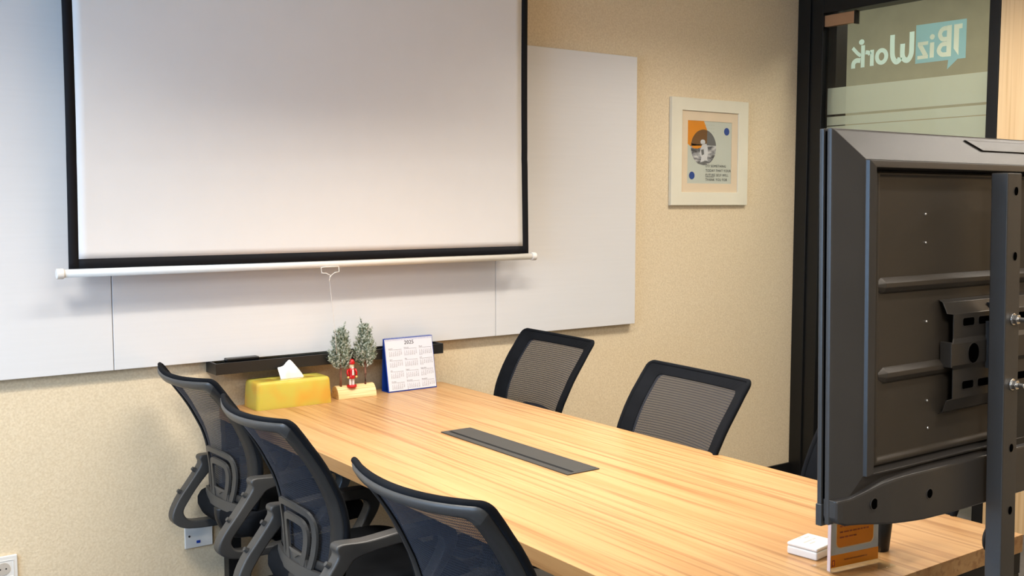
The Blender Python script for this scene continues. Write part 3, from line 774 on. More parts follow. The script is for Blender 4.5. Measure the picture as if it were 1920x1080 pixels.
    inner = [(-0.200, 0.570), (-0.185, 0.586), (-0.150, 0.596), (-0.10, 0.602), (-0.03, 0.606), (0.04, 0.606), (0.07, 0.600), (0.085, 0.585), (0.080, 0.560),
             (0.045, 0.505), (0.0, 0.450), (-0.03, 0.415), (-0.07, 0.402), (-0.14, 0.400), (-0.22, 0.402), (-0.275, 0.408), (-0.296, 0.425), (-0.300, 0.448), (-0.278, 0.480), (-0.238, 0.530)]
    oo, ii = smooth_pts(outer, 3), smooth_pts(inner, 3)
    for s in (-1, 1):
        bm = nb()
        af = lambda a, b, d: Vector((d + s*0.02*(0.5-b)/0.15*(-1 if b < 0.5 else 0), a, b))
        loop_prism(bm, oo, ii, af, s*0.247, s*0.291)
        ar = obj('armrest', bm, M['chair_plastic'], t, bevel=0.006, seg=3, angle=0.9); ar['hand'] = 'left' if s < 0 else 'right'
        for (a, b) in ((-0.2545, 0.585), (-0.308, 0.514)):
            bm = nb(); d = Vector((0, -0.80, 0.60)); c = Vector((s*0.269, a, b))
            cyl(bm, c - d*0.010, c + d*0.0035, 0.0085, 0.0065, 16)
            obj('bolt', bm, M['chair_plastic'], ar, smooth=False)
        bm = nb(); box(bm, min(s*0.15, s*0.262), max(s*0.15, s*0.262), -0.12, -0.05, 0.372, 0.392)
        obj('arm_bracket', bm, M['chair_black'], t, bevel=0.003)
    # gas lift and star base
    bm = nb(); cyl(bm, (0, 0, 0.10), (0, 0, 0.30), 0.026); cyl(bm, (0, 0, 0.30), (0, 0, 0.37), 0.014)
    obj('gas_lift', bm, M['chair_black'], t)
    bm = nb(); cyl(bm, (0, 0, 0.075), (0, 0, 0.125), 0.045, 0.035, 24); obj('base_hub', bm, M['chair_black'], t)
    for k in range(5):
        a = 2*PI*k/5 + 0.3; c, s_ = math.cos(a), math.sin(a)
        bm = nb(); tube(bm, [(0.03*c, 0.03*s_, 0.100), (0.16*c, 0.16*s_, 0.090), (0.285*c, 0.285*s_, 0.068)], [0.024, 0.020, 0.015], 8)
        obj('base_leg', bm, M['chair_black'], t, smooth=True)
        bm = nb(); tx, ty = -s_, c
        for q in (-1, 1): cyl(bm, (0.285*c+q*tx*0.006, 0.285*s_+q*ty*0.006, 0.027), (0.285*c+q*tx*0.024, 0.285*s_+q*ty*0.024, 0.027), 0.027, n=18)
        cyl(bm, (0.285*c, 0.285*s_, 0.02), (0.285*c, 0.285*s_, 0.06), 0.007, n=10)
        obj('caster', bm, M['chair_black'], t)
    return t
def dup(root, loc, rotz, label):
    r = root.copy(); COL.objects.link(r); r.location = loc; r.rotation_euler = (0, 0, rotz); r['label'] = label
    for ch in list(root.children):
        c = ch.copy(); COL.objects.link(c); c.parent = r
        for g in ch.children:
            d = g.copy(); COL.objects.link(d); d.parent = c
    return r
# (top-edge x, centre y, top height, yaw, label, side)
chairs = [
    (1.110, 3.400, 0.945, 3.0, 'black mesh office chair at the far left, nearest the tissue box and wall', -1),
    (1.040, 2.628, 0.958, 0.0, 'black mesh office chair in the middle of the three on the left side', -1),
    (1.033, 1.775, 0.950, 5.0, 'black mesh office chair nearest the camera on the left side', -1),
    (2.600, 3.310, 0.965, -3.0, 'black mesh office chair on the right side, nearest the wall panels', 1),
    (2.437, 2.370, 0.958, -5.0, 'black mesh office chair on the right side in front of the picture', 1),
    (2.450, 1.610, 0.955, -5.0, 'black mesh office chair mostly hidden behind the television', 1),
]
def place(c):
    x, y, zt, yaw, lab, side = c
    rz = (-PI/2 if side < 0 else PI/2) + math.radians(yaw)
    fx, fy = -math.sin(rz), math.cos(rz)            # forward
    d = -F0
    return (x+fx*d, y+fy*d, 0), rz, zt-0.95
first = make_chair(chairs[0][4])
tops = []
for i, c in enumerate(chairs[1:]): tops.append((dup(first, (0, 0, 0), 0, c[4]), c))
tops.insert(0, (first, chairs[0]))
for o, c in tops:
    loc, rz, dz = place(c)
    o.location = loc; o.rotation_euler = (0, 0, rz)
    if c[5] > 0: o.scale = (1.05, 1, 1)
    for ch in o.children:
        if ch.name.split('.')[0] == 'armrest' and c[5] < 0 and ch.get('hand') == 'left': ch.location += Vector((0.035, 0.035, -0.025))
        if ch.name.split('.')[0] not in ('base_hub', 'base_leg', 'caster', 'gas_lift'): ch.location.z += dz

# ================================================================ THINGS ON THE TABLE
TZ = 0.7502
# tissue box
tk = thing('tissue_box', 'translucent yellow tissue box at the far left corner of the table', 'tissue box', (1.5695, 3.626, TZ), math.radians(-1))
bm = nb(); nn = 40
def rrect(w, d, r, z):
    out = []
    for cxs, cys, a0 in ((1, 1, 0), (-1, 1, PI/2), (-1, -1, PI), (1, -1, 3*PI/2)):
        for k in range(7):
            a = a0 + PI/2*k/6; out.append((cxs*(w-r)+r*math.cos(a), cys*(d-r)+r*math.sin(a), z))
    return out
rings = [[bm.verts.new(p) for p in rrect(w, d, r, z)] for w, d, r, z in ((0.148, 0.068, 0.014, 0.0), (0.148, 0.068, 0.014, 0.006), (0.144, 0.064, 0.013, 0.085), (0.1425, 0.0625, 0.013, 0.093), (0.139, 0.059, 0.012, 0.098), (0.134, 0.054, 0.011, 0.100))]
inner = [bm.verts.new((0.078*math.cos(a), 0.026*math.sin(a), 0.100)) for a in [PI/4 + 0 for _ in ()]] if False else None
for A, B in zip(rings, rings[1:]):
    for k in range(len(A)): bm.faces.new((A[k], A[(k+1) % len(A)], B[(k+1) % len(A)], B[k]))
# top with oval hole: match ring vertices by angle
top = rings[-1]; oval = []
for v in top:
    a = math.atan2(v.co.y/0.054, v.co.x/0.134); oval.append(bm.verts.new((0.082*math.cos(a), 0.026*math.sin(a), 0.100)))
ov2 = [bm.verts.new((v.co.x*0.96, v.co.y*0.93, 0.094)) for v in oval]
for k in range(len(top)):
    j = (k+1) % len(top)
    bm.faces.new((top[k], top[j], oval[j], oval[k])); bm.faces.new((oval[k], oval[j], ov2[j], ov2[k]))
obj('box_shell', bm, M['yellow_acrylic'], tk, smooth=True)
boxobj('tissue_stack', (-0.125, 0.125, -0.048, 0.048, 0.004, 0.080), M['tissue'], tk)
bm = nb()
def quadstrip(rows):
    R = [[bm.verts.new(p) for p in r] for r in rows]
    for A, B in zip(R, R[1:]):
        for k in range(len(A)-1): bm.faces.new((A[k], A[k+1], B[k+1], B[k]))
quadstrip([[(-0.030, -0.014, 0.082), (-0.012, -0.020, 0.082), (0.010, 0.004, 0.082), (0.040, -0.010, 0.082), (0.074, 0.002, 0.084)],
           [(-0.036, -0.012, 0.112), (-0.014, -0.022, 0.118), (0.006, 0.000, 0.120), (0.034, -0.014, 0.118), (0.056, 0.004, 0.114)],
           [(-0.042, -0.004, 0.140), (-0.022, -0.012, 0.139), (0.004, 0.002, 0.143), (0.024, -0.004, 0.146), (0.034, 0.008, 0.142)],
           [(-0.040, 0.002, 0.142), (-0.018, 0.000, 0.141), (0.000, 0.006, 0.160), (0.008, 0.004, 0.168), (0.020, 0.010, 0.160)]])
quadstrip([[(-0.030, 0.010, 0.082), (0.006, -0.016, 0.082), (0.040, 0.014, 0.082)],
           [(-0.024, 0.008, 0.120), (0.004, -0.010, 0.124), (0.036, 0.012, 0.116)],
           [(-0.010, 0.010, 0.150), (0.004, 0.002, 0.166), (0.022, 0.012, 0.152)]])
o = obj('tissue', bm, M['tissue'], tk)
sd = o.modifiers.new('sub', 'SUBSURF'); sd.levels = sd.render_levels = 1
sd = o.modifiers.new('solid', 'SOLIDIFY'); sd.thickness = 0.0012

# christmas ornament
orn = thing('christmas_ornament', 'half log ornament with two frosted little trees and a red nutcracker', 'ornament', (1.840, 3.622, TZ), math.radians(-2))
bm = nb()
sec = [(-0.036*math.cos(PI*k/14), 0.048*math.sin(PI*k/14)) for k in range(15)]
prism(bm, sec, lambda a, b, d: Vector((d, a, b)), -0.080, 0.080)
obj('log_base', bm, M['log_wood'], orn, bevel=0.002, angle=1.2)
random.seed(11)
def mini_tree(dx, dy, h, lean, crook):
    bm = nb()
    tube(bm, [(dx, dy, 0.044), (dx+0.001, dy, 0.09), (dx+lean*0.5, dy, 0.15), (dx+lean, dy, 0.21)], [0.005, 0.0045, 0.004, 0.002], 8)
    tw = obj('tree_stem', bm, M['bark'], orn, smooth=True)
    bm = nb()
    def needle(p, d, l, w):
        d = d.normalized(); s = d.cross(Vector((random.uniform(-1, 1), random.uniform(-1, 1), random.uniform(-1, 1)))).normalized()
        q = s.cross(d)
        a = [bm.verts.new(p + s*w), bm.verts.new(p - s*w*0.6 + q*w), bm.verts.new(p - s*w*0.6 - q*w)]; e = bm.verts.new(p + d*l)
        for k in range(3): bm.faces.new((a[k], a[(k+1) % 3], e))
    def sprig(p, d, l, dens=26, ln=0.011):
        d = d.normalized()
        tube(bm, [p, p+d*l], [0.0012, 0.0006], 5)
        for k in range(dens):
            t = k/dens; c = p+d*l*t
            r = Vector((random.uniform(-1, 1), random.uniform(-1, 1), random.uniform(-1, 1)))
            needle(c, d*0.85 + r*0.75, ln*random.uniform(0.8, 1.2), 0.0011)
    for k in range(270):
        t = random.random()**1.1; z = 0.132 + t*(h-0.155)
        R = 0.018 + 0.050*math.sin(PI*min(1, (t*0.80+0.24)))**1.0*(1-t*0.55)
        a = random.uniform(0, 2*PI); rr = R*random.uniform(0.45, 1.0)
        base = Vector((dx+lean*t + rr*0.45*math.cos(a), dy + rr*0.30*math.sin(a), z-0.018))
        d = Vector((math.cos(a)*0.9, math.sin(a)*0.40, 1.0+t))
        sprig(base, d, 0.020+rr*0.42, 20)
    topd = Vector((crook, 0, 1.0))
    sprig(Vector((dx+lean, dy, h-0.05)), topd, 0.055, 60, 0.010)
    sprig(Vector((dx+lean-0.012, dy, h-0.06)), Vector((-0.45, 0.1, 1)), 0.035, 40)
    sprig(Vector((dx+lean+0.014, dy, h-0.07)), Vector((0.5, -0.1, 1)), 0.040, 40)
    obj('tree_foliage', bm, M['needles'], tw)
mini_tree(-0.059, -0.008, 0.290, 0.004, 0.35)
mini_tree(0.045, -0.008, 0.300, -0.002, -0.30)
# nutcracker
cx, cy, cz = -0.018, -0.020, 0.041
bm = nb(); lathe(bm, [(0.018, 0), (0.019, 0.004), (0.018, 0.009), (0.0, 0.009)], (cx, cy, cz)); st = obj('figure_stand', bm, M['red'], orn, smooth=True)
for s in (-1, 1):
    bm = nb(); cyl(bm, (cx+s*0.006, cy, cz+0.009), (cx+s*0.006, cy, cz+0.036), 0.0048, 0.0050, 12); obj('figure_leg', bm, M['white_paint'], st)
bm = nb(); lathe(bm, [(0.0, 0.034), (0.013, 0.034), (0.0125, 0.042), (0.009, 0.050), (0.0125, 0.066), (0.011, 0.073), (0.0, 0.075)], (cx, cy, cz), 18); obj('figure_coat', bm, M['red'], st, smooth=True)
bm = nb(); box(bm, cx-0.003, cx+0.003, cy-0.0140, cy-0.011, cz+0.048, cz+0.070); obj('figure_sash', bm, M['white_paint'], st)
for s in (-1, 1):
    bm = nb(); tube(bm, [(cx+s*0.014, cy, cz+0.070), (cx+s*0.019, cy-0.001, cz+0.058), (cx+s*0.017, cy-0.005, cz+0.044)], 0.0045, 8); a_ = obj('figure_arm', bm, M['red'], st, smooth=True)
    bm = nb(); ball(bm, (cx+s*0.017, cy-0.006, cz+0.040), 0.0048); obj('figure_hand', bm, M['gold'], st, smooth=True)
bm = nb(); cyl(bm, (cx, cy, cz+0.073), (cx, cy, cz+0.092), 0.0085, 0.009, 16); ball(bm, (cx, cy-0.009, cz+0.084), 0.002); obj('figure_head', bm, M['skin'], st, smooth=True)
bm = nb(); box(bm, cx-0.004, cx+0.004, cy-0.0105, cy-0.008, cz+0.072, cz+0.080); obj('figure_beard', bm, M['white_paint'], st)
bm = nb(); lathe(bm, [(0.0, 0.090), (0.0120, 0.090), (0.0125, 0.094), (0.0105, 0.102), (0.007, 0.108), (0.0, 0.110)], (cx, cy, cz), 18); obj('figure_hat', bm, M['red'], st, smooth=True)

# calendar
cal = thing('desk_calendar', 'white 2025 desk calendar with blue tent stand', 'calendar', (2.095, 3.630, TZ), math.radians(1.0))
Wc = 0.1140; Hc = 0.213; DY = 0.022
def cp(u, v, d=0.0):   # front page: u 0..1 right, v 0..1 up
    ang = math.atan2(DY-0.002, Hc)
    n = Vector((0, -math.cos(ang), math.sin(ang)))
    return Vector((-Wc*0.97+u*2*Wc*0.97 - v*0.010, -DY + v*(DY-0.002), v*Hc)) + n*d
def sheet(name, pts, d0, d1, mat, par):
    bm = nb(); A = [bm.verts.new(cp(u, v, d0)) for u, v in pts]; B = [bm.verts.new(cp(u, v, d1)) for u, v in pts]; k = len(pts)
    bm.faces.new(A); bm.faces.new(B[::-1])
    for i in range(k): bm.faces.new((A[i], A[(i+1) % k], B[(i+1) % k], B[i]))
    return obj(name, bm, mat, par)
sheet('stand_front', [(-0.01, 0), (1.01, 0), (1.01, 1.0), (-0.01, 1.0)], 0.0, 0.0015, M['calendar_blue'], cal)
bm = nb()
rear = lambda u, v: Vector((-Wc*0.99+u*2*Wc*0.99 - v*0.010, DY + 0.006 - v*(DY+0.006), v*Hc))
A = [bm.verts.new(rear(u, v)) for u, v in ((0, 0), (1, 0), (1, 1), (0, 1))]; B = [bm.verts.new(rear(u, v)+Vector((0, 0.0015, 0.0003))) for u, v in ((0, 0), (1, 0), (1, 1), (0, 1))]
bm.faces.new(A); bm.faces.new(B[::-1])
for i in range(4): bm.faces.new((A[i], A[(i+1) % 4], B[(i+1) % 4], B[i]))
obj('stand_rear', bm, M['calendar_blue'], cal)
boxobj('stand_base', (-Wc*0.98, Wc*0.98, -DY, DY+0.006, 0.0, 0.0012), M['calendar_blue'], cal)
pg = sheet('page', [(0.005, 0.022), (0.995, 0.022), (0.995, 0.985), (0.005, 0.985)], 0.0016, 0.0036, M['paper'], cal)
bm = nb(); ang = math.atan2(DY-0.002, Hc)
def cmat(u, v): return Matrix.Translation(cp(u, v, 0.0039)) @ Matrix.Rotation(PI/2-ang, 4, 'X')
add_text(bm, '2025', 0.0215, cmat(0.50, 0.872), 'CENTER', 1.05)
add_text(bm, '2025', 0.0215, cmat(0.503, 0.872), 'CENTER', 1.05)
for mth in range(12):
    c, r = mth % 3, mth//3
    u0 = 0.07+c*0.315; v0 = 0.800-r*0.205
    add_text(bm, calendar.month_name[mth+1], 0.0062, cmat(u0, v0))
    f = [cp(u0, v0-0.012, 0.0039), cp(u0+0.265, v0-0.012, 0.0039), cp(u0+0.265, v0-0.0155, 0.0039), cp(u0, v0-0.0155, 0.0039)]
    bm.faces.new([bm.verts.new(p) for p in f])
    for wk, days in enumerate(calendar.Calendar(6).monthdayscalendar(2025, mth+1)):
        for dd, day in enumerate(days):
            if day: add_text(bm, str(day), 0.0052, cmat(u0+0.012+dd*0.040, v0-0.042-wk*0.023), 'CENTER')
obj('printed_months', bm, M['ink'], pg)
bm = nb()
for k in range(30):
    u = 0.03+0.94*k/29; c = cp(u, 1.0, 0.0)
    tube(bm, [c+Vector((0, -0.0055*math.cos(a)-0.001, 0.0055*math.sin(a)-0.002)) for a in [2*PI*j/12 for j in range(12)]], 0.0007, 5, closed=True, up=Vector((1, 0, 0)))
    f = disc(bm, cp(u, 0.958, 0.0040), (1, 0, 0), (0, 0.13, 0.99), 0.0016, n=8)
obj('spiral_binding', bm, simple('binding_wire', srgb(170, 176, 206), 0.4), cal)

# sign holder, card box, cup
sg = thing('acrylic_sign_holder', 'clear acrylic stand holding an orange and grey notice under the television', 'sign', (1.801, 1.300, TZ), math.radians(-8))
boxobj('acrylic_base', (-0.078, 0.078, -0.038, 0.045, 0.0, 0.0028), M['acrylic'], sg, bevel=0.0005)
bm = nb(); box(bm, -0.070, 0.070, -0.0040, -0.0012, 0.0028, 0.205); box(bm, -0.070, 0.070, 0.0012, 0.0040, 0.0028, 0.205)
obj('acrylic_panel', bm, M['acrylic'], sg)
bm = nb(); box(bm, -0.0716, -0.0702, -0.0042, 0.0042, 0.003, 0.205); obj('panel_edge', bm, M['acrylic_edge'], sg)
bm = nb(); bm.faces.new([bm.verts.new(p) for p in ((-0.067, 0, 0.008), (0.066, 0, 0.008), (0.066, 0, 0.200), (-0.067, 0, 0.200))])
card = obj('notice_card', bm, M['sign_grey'], sg)
bm = nb()
def sq(bm, x0, x1, z0, z1, y, r=0.0):
    if r <= 0: pts = [(x0, z0), (x1, z0), (x1, z1), (x0, z1)]
    else:
        pts = []
        for cx_, cz_, a0 in ((x1-r, z1-r, 0), (x0+r, z1-r, PI/2), (x0+r, z0+r, PI), (x1-r, z0+r, 3*PI/2)):
            pts += [(cx_+r*math.cos(a0+PI/2*k/6), cz_+r*math.sin(a0+PI/2*k/6)) for k in range(7)]
    bm.faces.new([bm.verts.new((x, y, z)) for x, z in pts])
sq(bm, -0.054, 0.052, 0.046, 0.176, -0.00100, 0.012)
obj('panel_outline', bm, simple('sign_outline', srgb(240, 206, 160), 0.5), card)
bm = nb(); sq(bm, -0.052, 0.050, 0.048, 0.174, -0.00110, 0.011); sq(bm, -0.067, 0.066, 0.008, 0.034, -0.00105)
obj('orange_fields', bm, M['sign_orange'], card)
bm = nb()
for k, (z, x1) in enumerate(((0.160, 0.03), (0.148, 0.036), (0.128, 0.034), (0.116, 0.02), (0.100, 0.040), (0.090, 0.010), (0.078, 0.038), (0.067, 0.004))):
    x = -0.044
    while x < x1:
        w = random.uniform(0.005, 0.014); sq(bm, x, min(x+w, x1), z, z+0.0034, -0.00120); x += w+0.002
x = -0.030
while x < 0.032: w = random.uniform(0.002, 0.006); sq(bm, x, x+w, 0.0195, 0.0225, -0.00120); x += w+0.001
obj('printed_lines', bm, M['sign_text'], card)
bm = nb(); sq(bm, -0.064, -0.056, 0.011, 0.024, -0.00122); obj('red_mark', bm, M['sign_red'], card)
bm = nb(); sq(bm, -0.062, -0.058, 0.013, 0.022, -0.00128); obj('red_mark_center', bm, M['sign_orange'], card)

cb = thing('card_box', 'small white plastic box left of the orange notice', 'box', (1.802, 1.408, TZ), math.radians(8))
boxobj('box_body', (-0.0425, 0.0425, -0.036, 0.036, 0.0, 0.018), M['white_plastic'], cb, bevel=0.004, seg=3)
lid = boxobj('lid', (-0.0425, 0.0425, -0.036, 0.036, 0.0186, 0.026), M['white_plastic'], cb, bevel=0.003, seg=3)
bm = nb()
for x, y, w in ((-0.024, 0.004, 0.030), (-0.020, -0.008, 0.020), (0.006, 0.020, 0.016), (0.010, 0.004, 0.012), (-0.006, 0.028, 0.010)):
    box(bm, x, x+w, y, y+0.004, 0.0261, 0.0264)
obj('embossed_marks', bm, simple('emboss_grey', srgb(196, 192, 188), 0.5), lid)

cu = thing('tapered_cup', 'black tapered cup standing behind the orange notice', 'cup', (1.938, 1.337, TZ))
bm = nb(); lathe(bm, [(0.0, 0.0), (0.0185, 0.0), (0.0205, 0.003), (0.0300, 0.110), (0.0285, 0.110), (0.0190, 0.006), (0.0, 0.006)])
tag(cu, cu['label'], 'cup'); obj('cup_body', bm, M['black_alu'], cu, smooth=True)
bm = nb(); lathe(bm, [(0.0308, 0.106), (0.0312, 0.108), (0.0308, 0.110), (0.0290, 0.110)]); obj('rim', bm, M['black_gloss'], cu, smooth=True)

# ================================================================ TELEVISION
TILT = math.radians(-1.15)
TX = 1.310; TW = 1.03; TVZ0, TVZ1 = 1.006, 1.612
tv = thing('television', 'flat television seen from behind on a black post stand', 'television', (TX+TW/2, 1.0 - math.tan(-TILT)*0.30, 1.0))
tv.rotation_euler = (TILT, 0, 0)
def tvp(x, z, y): return Vector((x - TX - TW/2, y, z - 1.0))    # y measured from the rear rim plane; negative = towards the camera
# bezel and screen
xl, xr = TX, TX+TW
bm = nb(); v = box(bm, *(tvp(xl, 0, 0).x, tvp(xr, 0, 0).x, 0.014, 0.022, TVZ0-1.0, TVZ1-1.0)); obj('bezel', bm, M['tv_bezel'], tv, bevel=0.0012)
bm = nb(); box(bm, -TW/2+0.010, TW/2-0.010, 0.0222, 0.0230, TVZ0-0.988, TVZ1-1.010); obj('screen', bm, M['tv_screen'], tv)
bm = nb(); box(bm, -TW/2-0.002, -TW/2+0.016, 0.012, 0.023, TVZ0-1.004, TVZ0-0.970); obj('corner_clip', bm, M['tv_bezel'], tv, bevel=0.001)
bm = nb(); box(bm, -TW/2+0.004, TW/2-0.004, 0.008, 0.0142, TVZ0-0.996, TVZ1-1.004); obj('seam', bm, M['hole'], tv)
# rear shell: nested rings (left inset, right inset, top inset, bottom inset, height towards camera)
rings = [(0.000, 0.000, 0.000, 0.000, -0.008), (0.000, 0.000, 0.000, 0.000, 0.000), (0.004, 0.004, 0.003, 0.004, 0.002),
         (0.054, 0.054, 0.047, 0.120, 0.0220), (0.0542, 0.0542, 0.0475, 0.1202, 0.0290), (0.069, 0.069, 0.059, 0.127, 0.0310),
         (0.071, 0.071, 0.061, 0.129, 0.012), (0.079, 0.079, 0.063, 0.131, 0.008)]
bm = nb(); RV = []
for l, r, t_, b_, h in rings:
    RV.append([bm.verts.new(tvp(x, z, -h)) for x, z in ((xl+l, TVZ0+b_*0.6), (xr-r, TVZ0+b_*0.6), (xr-r, TVZ1-t_), (xl+l, TVZ1-t_))])
for A, B in zip(RV, RV[1:]):
    for k in range(4): bm.faces.new((A[k], A[(k+1) % 4], B[(k+1) % 4], B[k]))
bm.faces.new(RV[0][::-1]); bm.faces.new(RV[-1])
shell = obj('rear_shell', bm, M['tv_shell'], tv, bevel=0.0012, angle=0.12)
# raised trapezoid in the top bevel
bm = nb()
def bev_y(z):  # shell surface height on the top bevel
    t = (TVZ1-0.003-z)/(0.044); return 0.002+0.020*max(0, min(1, t))
pts = [(1.655, 1.605), (1.698, 1.588), (1.95, 1.588), (1.998, 1.605)]
A = [bm.verts.new(tvp(x, z, -bev_y(z)+0.001)) for x, z in pts]; B = [bm.verts.new(tvp(x+0.000, z, -bev_y(z)-0.0030)) for x, z in pts]
bm.faces.new(A); bm.faces.new(B[::-1])
for i in range(4): bm.faces.new((A[i], A[(i+1) % 4], B[(i+1) % 4], B[i]))
obj('top_emboss', bm, M['tv_shell'], tv, bevel=0.0008)
# inner metal panel with rolled rim
px0, px1, pz0, pz1 = 1.4000, xr-0.0900, 1.088, 1.5475
bm = nb()
rr = [(0.0, -0.009), (0.0, -0.0155), (0.006, -0.0165), (0.012, -0.0120)]
RV = [[bm.verts.new(tvp(x, z, h)) for x, z in ((px0+i, pz0+i), (px1-i, pz0+i), (px1-i, pz1-i*0.6), (px0+i, pz1-i*0.6))] for i, h in rr]
for A, B in zip(RV, RV[1:]):
    for k in range(4): bm.faces.new((A[k], A[(k+1) % 4], B[(k+1) % 4], B[k]))
bm.faces.new(RV[-1]); bm.faces.new(RV[0][::-1])
panel = obj('metal_panel', bm, M['tv_back'], tv, bevel=0.002, angle=0.3)
def ridge(z, x0, x1, h=0.010, w=0.013):
    bm = nb()
    sec = [(-w, 0), (-w*0.75, h*0.5), (-w*0.2, h), (w*0.35, h), (w*0.85, h*0.35), (w, 0)]
    V = []
    for x, k in ((x0, 0.0), (x0+0.012, 1.0), (x1-0.012, 1.0), (x1, 0.0)):
        V.append([bm.verts.new(tvp(x, z+a*(0.4+0.6*k), -0.0121-b*max(k, 0.02))) for a, b in sec])
    for A, B in zip(V, V[1:]):
        for i in range(len(sec)-1): bm.faces.new((A[i], A[i+1], B[i+1], B[i]))
    obj('pressed_ridge', bm, M['tv_back'], panel, smooth=False, bevel=0.001, angle=0.3)
ridge(1.370, 1.406, xr-0.100); ridge(1.228, 1.414, xr-0.105, 0.009, 0.013)
for x, z in ((1.534, 1.481), (1.536, 1.435), (1.541, 1.306), (1.546, 1.175), (1.549, 1.129)):
    bm = nb(); ball(bm, tvp(x, z, -0.0125), 0.0024, u=10, v=6); obj('screw', bm, M['steel_grey'], panel, smooth=True)
# bottom electronics compartment
bm = nb()
def yf(x):   # how far the housing stands out towards the camera
    e = min(x-TX, TX+TW-x)
    return lerp_tab([(0.0, 0.008), (0.003, 0.014), (0.012, 0.017), (0.05, 0.022), (0.11, 0.030), (0.20, 0.036), (0.6, 0.037)], max(0.0, e))
XS = [0.001, 0.006, 0.012, 0.02, 0.03, 0.06, 0.10, 0.14, 0.20, 0.30, 0.415, 0.515]
tz_ = [(0.0, 1.045), (0.012, 1.046), (0.03, 1.047), (0.06, 1.053), (0.10, 1.062), (0.14, 1.066), (0.20, 1.068), (0.6, 1.068)]
bz_ = [(0.0, 1.020), (0.006, 1.010), (0.02, 1.005), (0.06, 1.001), (0.12, 0.993), (0.18, 0.988), (0.28, 0.985), (0.6, 0.985)]
tzf = [(x, lerp_tab(tz_, x)) for x in XS]; bzf = [(x, lerp_tab(bz_, x)) for x in XS]
def mirror(l): return [(TX+a, z) for a, z in l] + [(TX+TW-a, z) for a, z in l[:-1][::-1]]
top_, bot_ = mirror(tzf), mirror(bzf)
def dense(poly, n=4):
    return smooth_pts(poly, n, False)
top_, bot_ = dense(top_), dense(bot_)
def bmsurf():
    rows = [[(x, z + (0.012*min(1, max(0, (min(x-TX, TX+TW-x)-0.02)/0.08))), 0.010) for x, z in top_],
            [(x, z + (0.012*min(1, max(0, (min(x-TX, TX+TW-x)-0.02)/0.08))), -0.008) for x, z in top_],
            [(x, z, -yf(x)+0.0015) for x, z in top_], [(x, z-0.003, -yf(x)) for x, z in top_],
            [(x, z+0.003, -yf(x)) for x, z in bot_], [(x, z, -yf(x)+0.003) for x, z in bot_], [(x, z, 0.010) for x, z in bot_]]
    V = [[bm.verts.new(tvp(*p)) for p in r] for r in rows]
    for A, B in zip(V, V[1:]):
        for k in range(len(A)-1): bm.faces.new((A[k], A[k+1], B[k+1], B[k]))
    for e in (0, -1): bm.faces.new([r[e] for r in V][::(1 if e else -1)])
bmsurf()
comp = obj('lower_housing', bm, M['tv_shell'], tv, smooth=True, bevel=0.0008, angle=0.35)
for x, z, r in ((1.388, 1.032, 0.0085), (1.520, 1.029, 0.0075)):
    bm = nb()
    loop_prism(bm, [(r*1.15*math.cos(2*PI*k/24), r*1.15*math.sin(2*PI*k/24)) for k in range(24)], [(r*math.cos(2*PI*k/24), r*math.sin(2*PI*k/24)) for k in range(24)],
               lambda a, b, d: tvp(x+a, z+b, -yf(x)-d), -0.0004, 0.0010)
    sc = obj('screw_recess', bm, M['tv_shell'], comp)
    bm = nb(); cyl(bm, tvp(x, z, -yf(x)+0.001), tvp(x, z, -yf(x)-0.0009), r); obj('recess_hole', bm, M['hole'], comp)
bm = nb(); box(bm, *(tvp(1.790, 0, 0).x, tvp(2.10, 0, 0).x), -0.030, -0.012, -0.005, 0.195); obj('connector_cover', bm, M['chair_black'], tv, bevel=0.004)
bm = nb(); tube(bm, smooth_pts([tuple(tvp(1.735, 1.215, -0.03)), tuple(tvp(1.738, 1.14, -0.036)), tuple(tvp(1.748, 1.08, -0.03)), tuple(tvp(1.765, 1.05, -0.02))], 5, False), 0.003, 8)
obj('power_cable', bm, M['black_gloss'], tv, smooth=True)

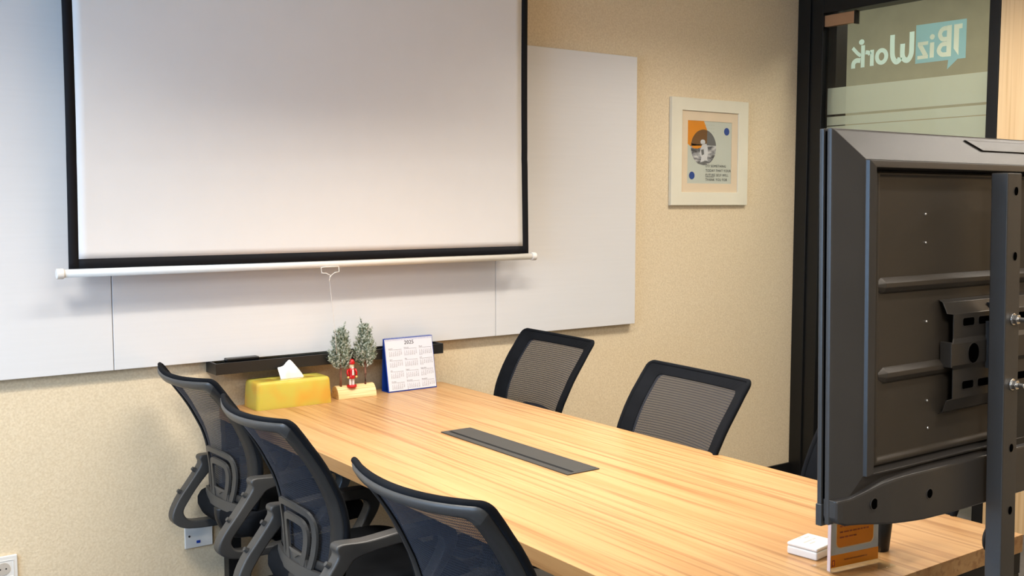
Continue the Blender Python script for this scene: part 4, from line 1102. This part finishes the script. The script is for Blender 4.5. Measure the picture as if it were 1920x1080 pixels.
# stand: posts and bracket plate
std = thing('tv_stand', 'black steel post stand with slotted bracket carrying the television', 'tv stand', (1.83, 0.93, 0.0))
def stp(x, y, z): return Vector((x-1.83, y-0.93 + (z-1.3)*math.tan(-TILT), z))
def sbox(name, b, mat, par, bevel=0.0, n=1, seg=2):
    x0, x1, y0, y1, z0, z1 = b
    bm = nb(); V = []
    for z in (z0, z1): V.append([bm.verts.new(stp(x, y, z)) for x, y in ((x0, y0), (x1, y0), (x1, y1), (x0, y1))])
    for k in range(4): bm.faces.new((V[0][k], V[0][(k+1) % 4], V[1][(k+1) % 4], V[1][k]))
    bm.faces.new(V[0][::-1]); bm.faces.new(V[1])
    return obj(name, bm, mat, par, bevel=bevel, seg=seg)
for px in (1.669, 1.975):
    post = sbox('post', (px, px+0.044, 0.925, 0.954, 0.04, 1.549), M['post'], std, 0.002)
    for z in (1.519, 1.411, 1.088, 0.981, 0.86):
        bm = nb(); c = stp(px+0.026, 0.9247, z); cyl(bm, c, c+Vector((0, -0.0006, 0)), 0.0052, n=18)
        for v in bm.verts: v.co.z = c.z + (v.co.z-c.z)*1.35
        obj('post_hole', bm, M['hole'], post)
    for z in (1.306, 1.196):
        bm = nb(); c = stp(px+0.024, 0.925, z)
        cyl(bm, c, c+Vector((0, -0.0025, 0)), 0.010, n=20)
        cyl(bm, c+Vector((0, -0.0025, 0)), c+Vector((0, -0.0100, 0)), 0.0085, n=6)
        cyl(bm, c+Vector((0, -0.0100, 0)), c+Vector((0, -0.0220, 0)), 0.0042, n=14)
        obj('bolt', bm, M['steel_grey'], post, bevel=0.0006, angle=0.7)
    # threaded knob on the far side of the post
    bm = nb(); c = stp(px+0.0255, 0.9545, 0.925)
    cyl(bm, c, c+Vector((0, 0.006, 0)), 0.025, n=24)
    obj('adjusting_knob', bm, M['chair_black'], post, bevel=0.003)
    bm = nb(); box(bm, px-1.83+0.004, px-1.83+0.040, -0.28, 0.34, 0.0, 0.04); obj('foot', bm, M['post'], std, bevel=0.003)
sbox('cross_bar', (1.713, 1.975, 0.930, 0.950, 0.30, 0.34), M['post'], std, 0.002)
# bracket plate (channel section, runs in X between television and posts)
bx0, bx1 = 1.590, 2.098
sec = [(1.150, 0.985), (1.155, 0.976), (1.170, 0.971), (1.1745, 0.969), (1.176, 0.9685), (1.224, 0.9685), (1.232, 0.9640), (1.268, 0.9640), (1.276, 0.9685), (1.316, 0.9685), (1.318, 0.970), (1.336, 0.978), (1.340, 0.985)]
bm = nb()
T = 0.0022
def ext(z):   # flanges reach further left
    return 0.016 if (z > 1.317 or z < 1.175) else (0.010 if 1.23 < z < 1.27 else 0.0)
V = []
for side in (0, 1):
    V.append([[bm.verts.new(stp((bx0-ext(z)) if e == 0 else (bx1+ext(z)), y+side*T, z)) for z, y in sec] for e in (0, 1)])
n = len(sec)
for side in (0, 1):
    for i in range(n-1): bm.faces.new((V[side][0][i], V[side][0][i+1], V[side][1][i+1], V[side][1][i]))
for e in (0, 1):
    for i in range(n-1): bm.faces.new((V[0][e][i], V[0][e][i+1], V[1][e][i+1], V[1][e][i]))
for i in (0, n-1): bm.faces.new((V[0][0][i], V[0][1][i], V[1][1][i], V[1][0][i]))
br = obj('bracket_plate', bm, M['bracket'], std, smooth=False, bevel=0.0006, angle=0.5)
def slot(x, z, w, h, y, round_=0.004):
    bm = nb(); pts = rrect(w/2, h/2, round_, 0)
    bm.faces.new([bm.verts.new(stp(x+a, y, z+b)) for a, b, _ in pts]); obj('slot', bm, M['hole'], br)
    bm = nb(); outer_ = rrect(w/2+0.0012, h/2+0.0012, round_+0.001, 0)
    loop_prism(bm, [(a, b) for a, b, _ in outer_], [(a, b) for a, b, _ in pts], lambda a, b, d: stp(x+a, y-d, z+b), -0.0002, 0.0004)
    obj('slot_rim', bm, M['bracket'], br)
for x in (1.633, 1.680, 1.800, 1.892, 2.008, 2.055):
    slot(x, 1.302, 0.034, 0.013, 0.9682); slot(x, 1.196, 0.034, 0.013, 0.9682)
for x in (1.642, 1.850, 2.050): slot(x, 1.249, 0.032, 0.0335, 0.9637, 0.0159)
sbox('side_lip', (1.577, 1.581, 0.964, 0.985, 1.229, 1.271), M['bracket'], std, 0.001)
for x in (1.681, 1.987): sbox('spacer', (x, x+0.02, 0.9545, 0.966, 1.22, 1.30), M['post'], std)
for x in (1.70, 1.97): sbox('tv_hook', (x, x+0.024, 0.9710, 0.9800, 1.200, 1.330), M['bracket'], std)
